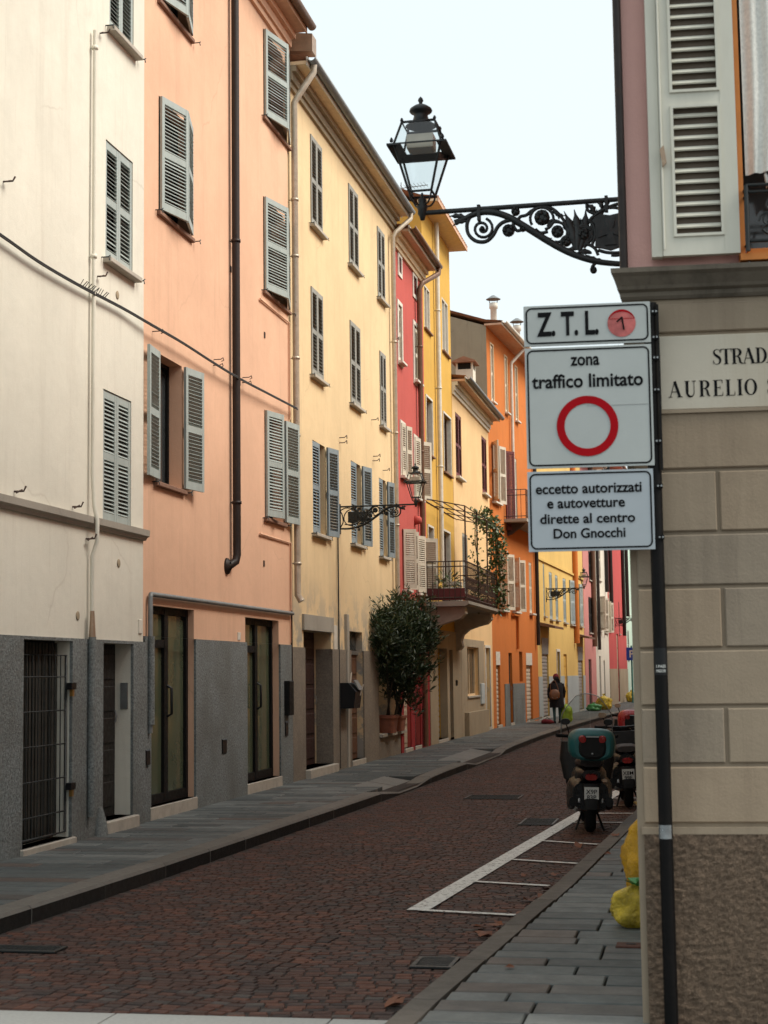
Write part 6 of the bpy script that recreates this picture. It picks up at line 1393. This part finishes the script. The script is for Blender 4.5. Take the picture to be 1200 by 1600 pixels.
    if screen:
        vs = []; nx, nz2 = 10, 8
        for j in range(nz2 + 1):
            v = j / nz2; wd_ = .30 * (1 - .55 * max(0, v - .55) ** 1.3 / .35)
            for i in range(nx + 1): u = -1 + 2 * i / nx; vs.append((u * wd_, 1.30 - .16 * u * u - .12 * v, .98 + .56 * v - .03 * u * u * v))
        q_ = MB().add(vs, [(j * (nx + 1) + i, j * (nx + 1) + i + 1, (j + 1) * (nx + 1) + i + 1, (j + 1) * (nx + 1) + i) for j in range(nz2) for i in range(nx)], True).build('windscreen', M['windscreen'], t)
        ed = [vs[j * (nx + 1)] for j in range(nz2 + 1)] + [vs[nz2 * (nx + 1) + i] for i in range(1, nx + 1)] + [vs[j * (nx + 1) + nx] for j in range(nz2 - 1, -1, -1)]
        MB().tube(ed, .006, 5).build('screen_edge', M['steel'], q_)
    return t
p = ground(924, 1306); scooter('scooter', 'black scooter with teal top case and tall windscreen', (p.x, p.y, .008), R(7), ('X9P', '83P'), True, 'teal', True, R(1.5))
p = ground(985, 1266); scooter('scooter', 'black scooter without top case half hidden by the corner building', (p.x + .0, p.y, .008), R(6), ('X8M', '99E'), False, None, False, R(-2))
p = ground(988, 1228); scooter('scooter', 'dark scooter with red top case, the farthest of the three', (p.x - .02, p.y + .8, .008), R(4), ('X4D', '71K'), True, 'red_case', False, R(2))

# ================================================================== THE PEDESTRIAN
pf = ground(871, 1130, PT)
per = thing('person', 'person in a long black coat and maroon hat walking away with bags', 'person', (pf.x, pf.y, PT), R(12))
me = bpy.data.meshes.new('body'); jv = []; je = []; jr = []
def J(p, r, par=None):
    jv.append(p); jr.append(r); i = len(jv) - 1
    if par is not None: je.append((par, i))
    return i
pel = J((0, 0, .88), .14); ch_ = J((0, .04, 1.18), .15, pel); nk = J((0, .07, 1.38), .065, ch_); hd = J((0, .11, 1.48), .09, nk); ht = J((0, .13, 1.57), .075, hd)
for s_ in (-1, 1):
    sh0 = J((s_ * .17, .05, 1.30), .065, ch_); el = J((s_ * .24, .05, 1.05), .048, sh0); wr_ = J((s_ * .23, .16, .84), .032, el); hn = J((s_ * .23, .19, .77), .036, wr_)
    for k in range(4): J((s_ * (.215 + .012 * k), .195 + .008 * k, .70), .009, hn)
    J((s_ * .20, .21, .74), .010, hn)
    hp_ = J((s_ * .09, 0, .82), .095, pel); kn_ = J((s_ * .10, .04 * s_ + .03, .46), .062, hp_); ak = J((s_ * .10, .10 * s_ - .02, .09), .042, kn_); J((s_ * .10, .10 * s_ + .13, .035), .038, ak)
me.from_pydata(jv, je, []); ob = bpy.data.objects.new('body', me); COL.objects.link(ob)
sm_ = ob.modifiers.new('skin', 'SKIN')
for i, r_ in enumerate(jr): me.skin_vertices[0].data[i].radius = (r_, r_)
me.skin_vertices[0].data[0].use_root = True
ob.modifiers.new('sub', 'SUBSURF').levels = 1
dg = bpy.context.evaluated_depsgraph_get(); dg.update(); bm_e = bpy.data.meshes.new_from_object(ob.evaluated_get(dg)); bpy.data.objects.remove(ob)
bm_e.materials.clear(); [bm_e.materials.append(M[k]) for k in ('trouser', 'skin', 'coat')]
for pl in bm_e.polygons:
    c = pl.center; pl.material_index = 1 if (c.z > 1.37 or (abs(c.x) > .18 and c.z < .80)) else (2 if c.z > .8 or c.z < .10 else 0); pl.use_smooth = True
inst('body', bm_e, per)
X_, Y_ = (1, 0, 0), (0, 1, 0)
ct = MB().loft([((0, .0, .52), .25, .19, X_, Y_, 2.3), ((0, .0, .80), .23, .19, X_, Y_, 2.3), ((0, .02, 1.05), .215, .175, X_, Y_, 2.3), ((0, .04, 1.22), .225, .165, X_, Y_, 2.4), ((0, .05, 1.34), .17, .12, X_, Y_, 2.2), ((0, .07, 1.42), .085, .085, X_, Y_, 2)], 20)
for s_ in (-1, 1): ct.tube([(s_ * .17, .05, 1.30), (s_ * .25, .05, 1.05), (s_ * .24, .15, .86)], [.085, .07, .055], 10)
cto = ct.build('coat', M['coat'], per); MB().loft([((0, -.02, 1.34), .13, .05, X_, V, 2), ((0, -.07, 1.40), .11, .09, X_, V, 2), ((0, -.03, 1.50), .08, .06, X_, V, 2)], 12).build('hood', M['coat'], cto)
MB().loft([((0, .11, 1.47), .098, .105, X_, Y_, 2), ((0, .11, 1.54), .105, .115, X_, Y_, 2), ((0, .12, 1.61), .085, .095, X_, Y_, 2), ((0, .12, 1.655), .035, .04, X_, Y_, 2)], 16).build('hat', M['hat'], per)
for s_ in (-1, 1): MB().loft([((s_ * .10, .10 * s_ - .08, .04), .04, .04, X_, V, 2.2), ((s_ * .10, .10 * s_ + .04, .05), .05, .05, X_, V, 2.4), ((s_ * .10, .10 * s_ + .16, .035), .045, .035, X_, V, 2.4), ((s_ * .10, .10 * s_ + .20, .03), .02, .02, X_, V, 2)], 12).build('shoe', M['black'], per)
hb = thing('handbag', 'brown leather handbag slung behind the pedestrian', 'handbag', (pf.x - .05, pf.y - .27, PT + .80), R(12))
MB().loft([((0, -.06, .0), .10, .03, X_, Y_, 2.6), ((0, -.03, .06), .17, .075, X_, Y_, 2.8), ((0, -.02, .2), .18, .07, X_, Y_, 2.8), ((0, 0, .30), .12, .05, X_, Y_, 2.4), ((0, 0, .33), .04, .03, X_, Y_, 2)], 18).build('bag_body', M['bag_brown'], hb)
MB().tube(smooth([(-.12, 0, .25), (-.12, .02, .5), (.02, .10, .62), (.12, .06, .4), (.13, 0, .25)]), .012, 6).build('strap', M['bag_brown'], hb)
MB().box(-.09, -.03, -.10, -.09, .04, .07).box(.02, .10, -.10, -.09, .04, .07).build('buckle', M['steel'], hb)
bag('carrier_bag', 'lime green carrier bag in the hand of the pedestrian', (pf.x + .30, pf.y + .16, PT + .03), .20, .15, .60, 'bag_lime', 12, group=None, knot=False)
rp = thing('red_parcel', 'small dark red bag lying on the pavement by the pedestrian', 'bag', (pf.x - .28, pf.y - .55, PT))
MB().loft([((-.2, 0, .06), .04, .05, (0, 1, 0), V, 2.4), ((-.12, 0, .08), .12, .08, (0, 1, 0), V, 2.4), ((.12, 0, .07), .11, .07, (0, 1, 0), V, 2.4), ((.22, 0, .05), .03, .03, (0, 1, 0), V, 2)], 12).build('bag_body', M['hat'], rp); MB().tube(smooth([(-.08, 0, .14), (0, .0, .2), (.1, 0, .13)]), .012, 5).build('handle', M['black'], rp)
pc = thing('cardboard', 'flattened pale cardboard by the roller shutter near the pedestrian', 'cardboard', (pf.x - .75, pf.y + .3, PT))
MB().obox((0, 0, .05), (.30, 0, .02), (0, .2, 0), (0, 0, .02)).build('sheet', M['trim_white'], pc); MB().obox((.02, .02, .14), (.2, .03, .05), (0, .14, 0), (-.01, 0, .03)).build('folded_sheet', M['sill'], pc)

# ================================================================== far parking sign
p = ground(989, 1098, PT)
ps = thing('parking_sign', 'blue parking sign on a green post at the far end of the street', 'parking sign', (p.x, p.y, PT), 0)
MB().tube([(0, 0, 0), (0, 0, 3.1)], .05, 8).build('post', paint('green_post', (.06, .22, .19), .5), ps)
sgn = MB().box(-.28, .28, -.07, -.05, 2.3, 3.0).build('sign_plate', paint('sign_blue_face', (.02, .06, .35), .4), ps)
me = text_mesh('P', .55, .02)
for v in me.vertices: v.co = (v.co.x, -.075, 2.46 + v.co.y)
me.materials.clear(); me.materials.append(M['trim_white']); inst('lettering', me, sgn)

p = ground(986, 1478, PT)
cv_ = thing('cover_plate', 'small rusty square cover in the right pavement below the bags', 'cover', (p.x, p.y, PT + .004))
MB().bbox(-.09, .09, -.08, .08, -.01, .006, b=.004, ax=2).build('plate', paint('rusty_plate', (.075, .03, .02), .8, .2, var=.4), cv_); MB().box(-.03, .03, -.006, .006, .006, .012).build('lifting_bar', M['iron'], cv_)
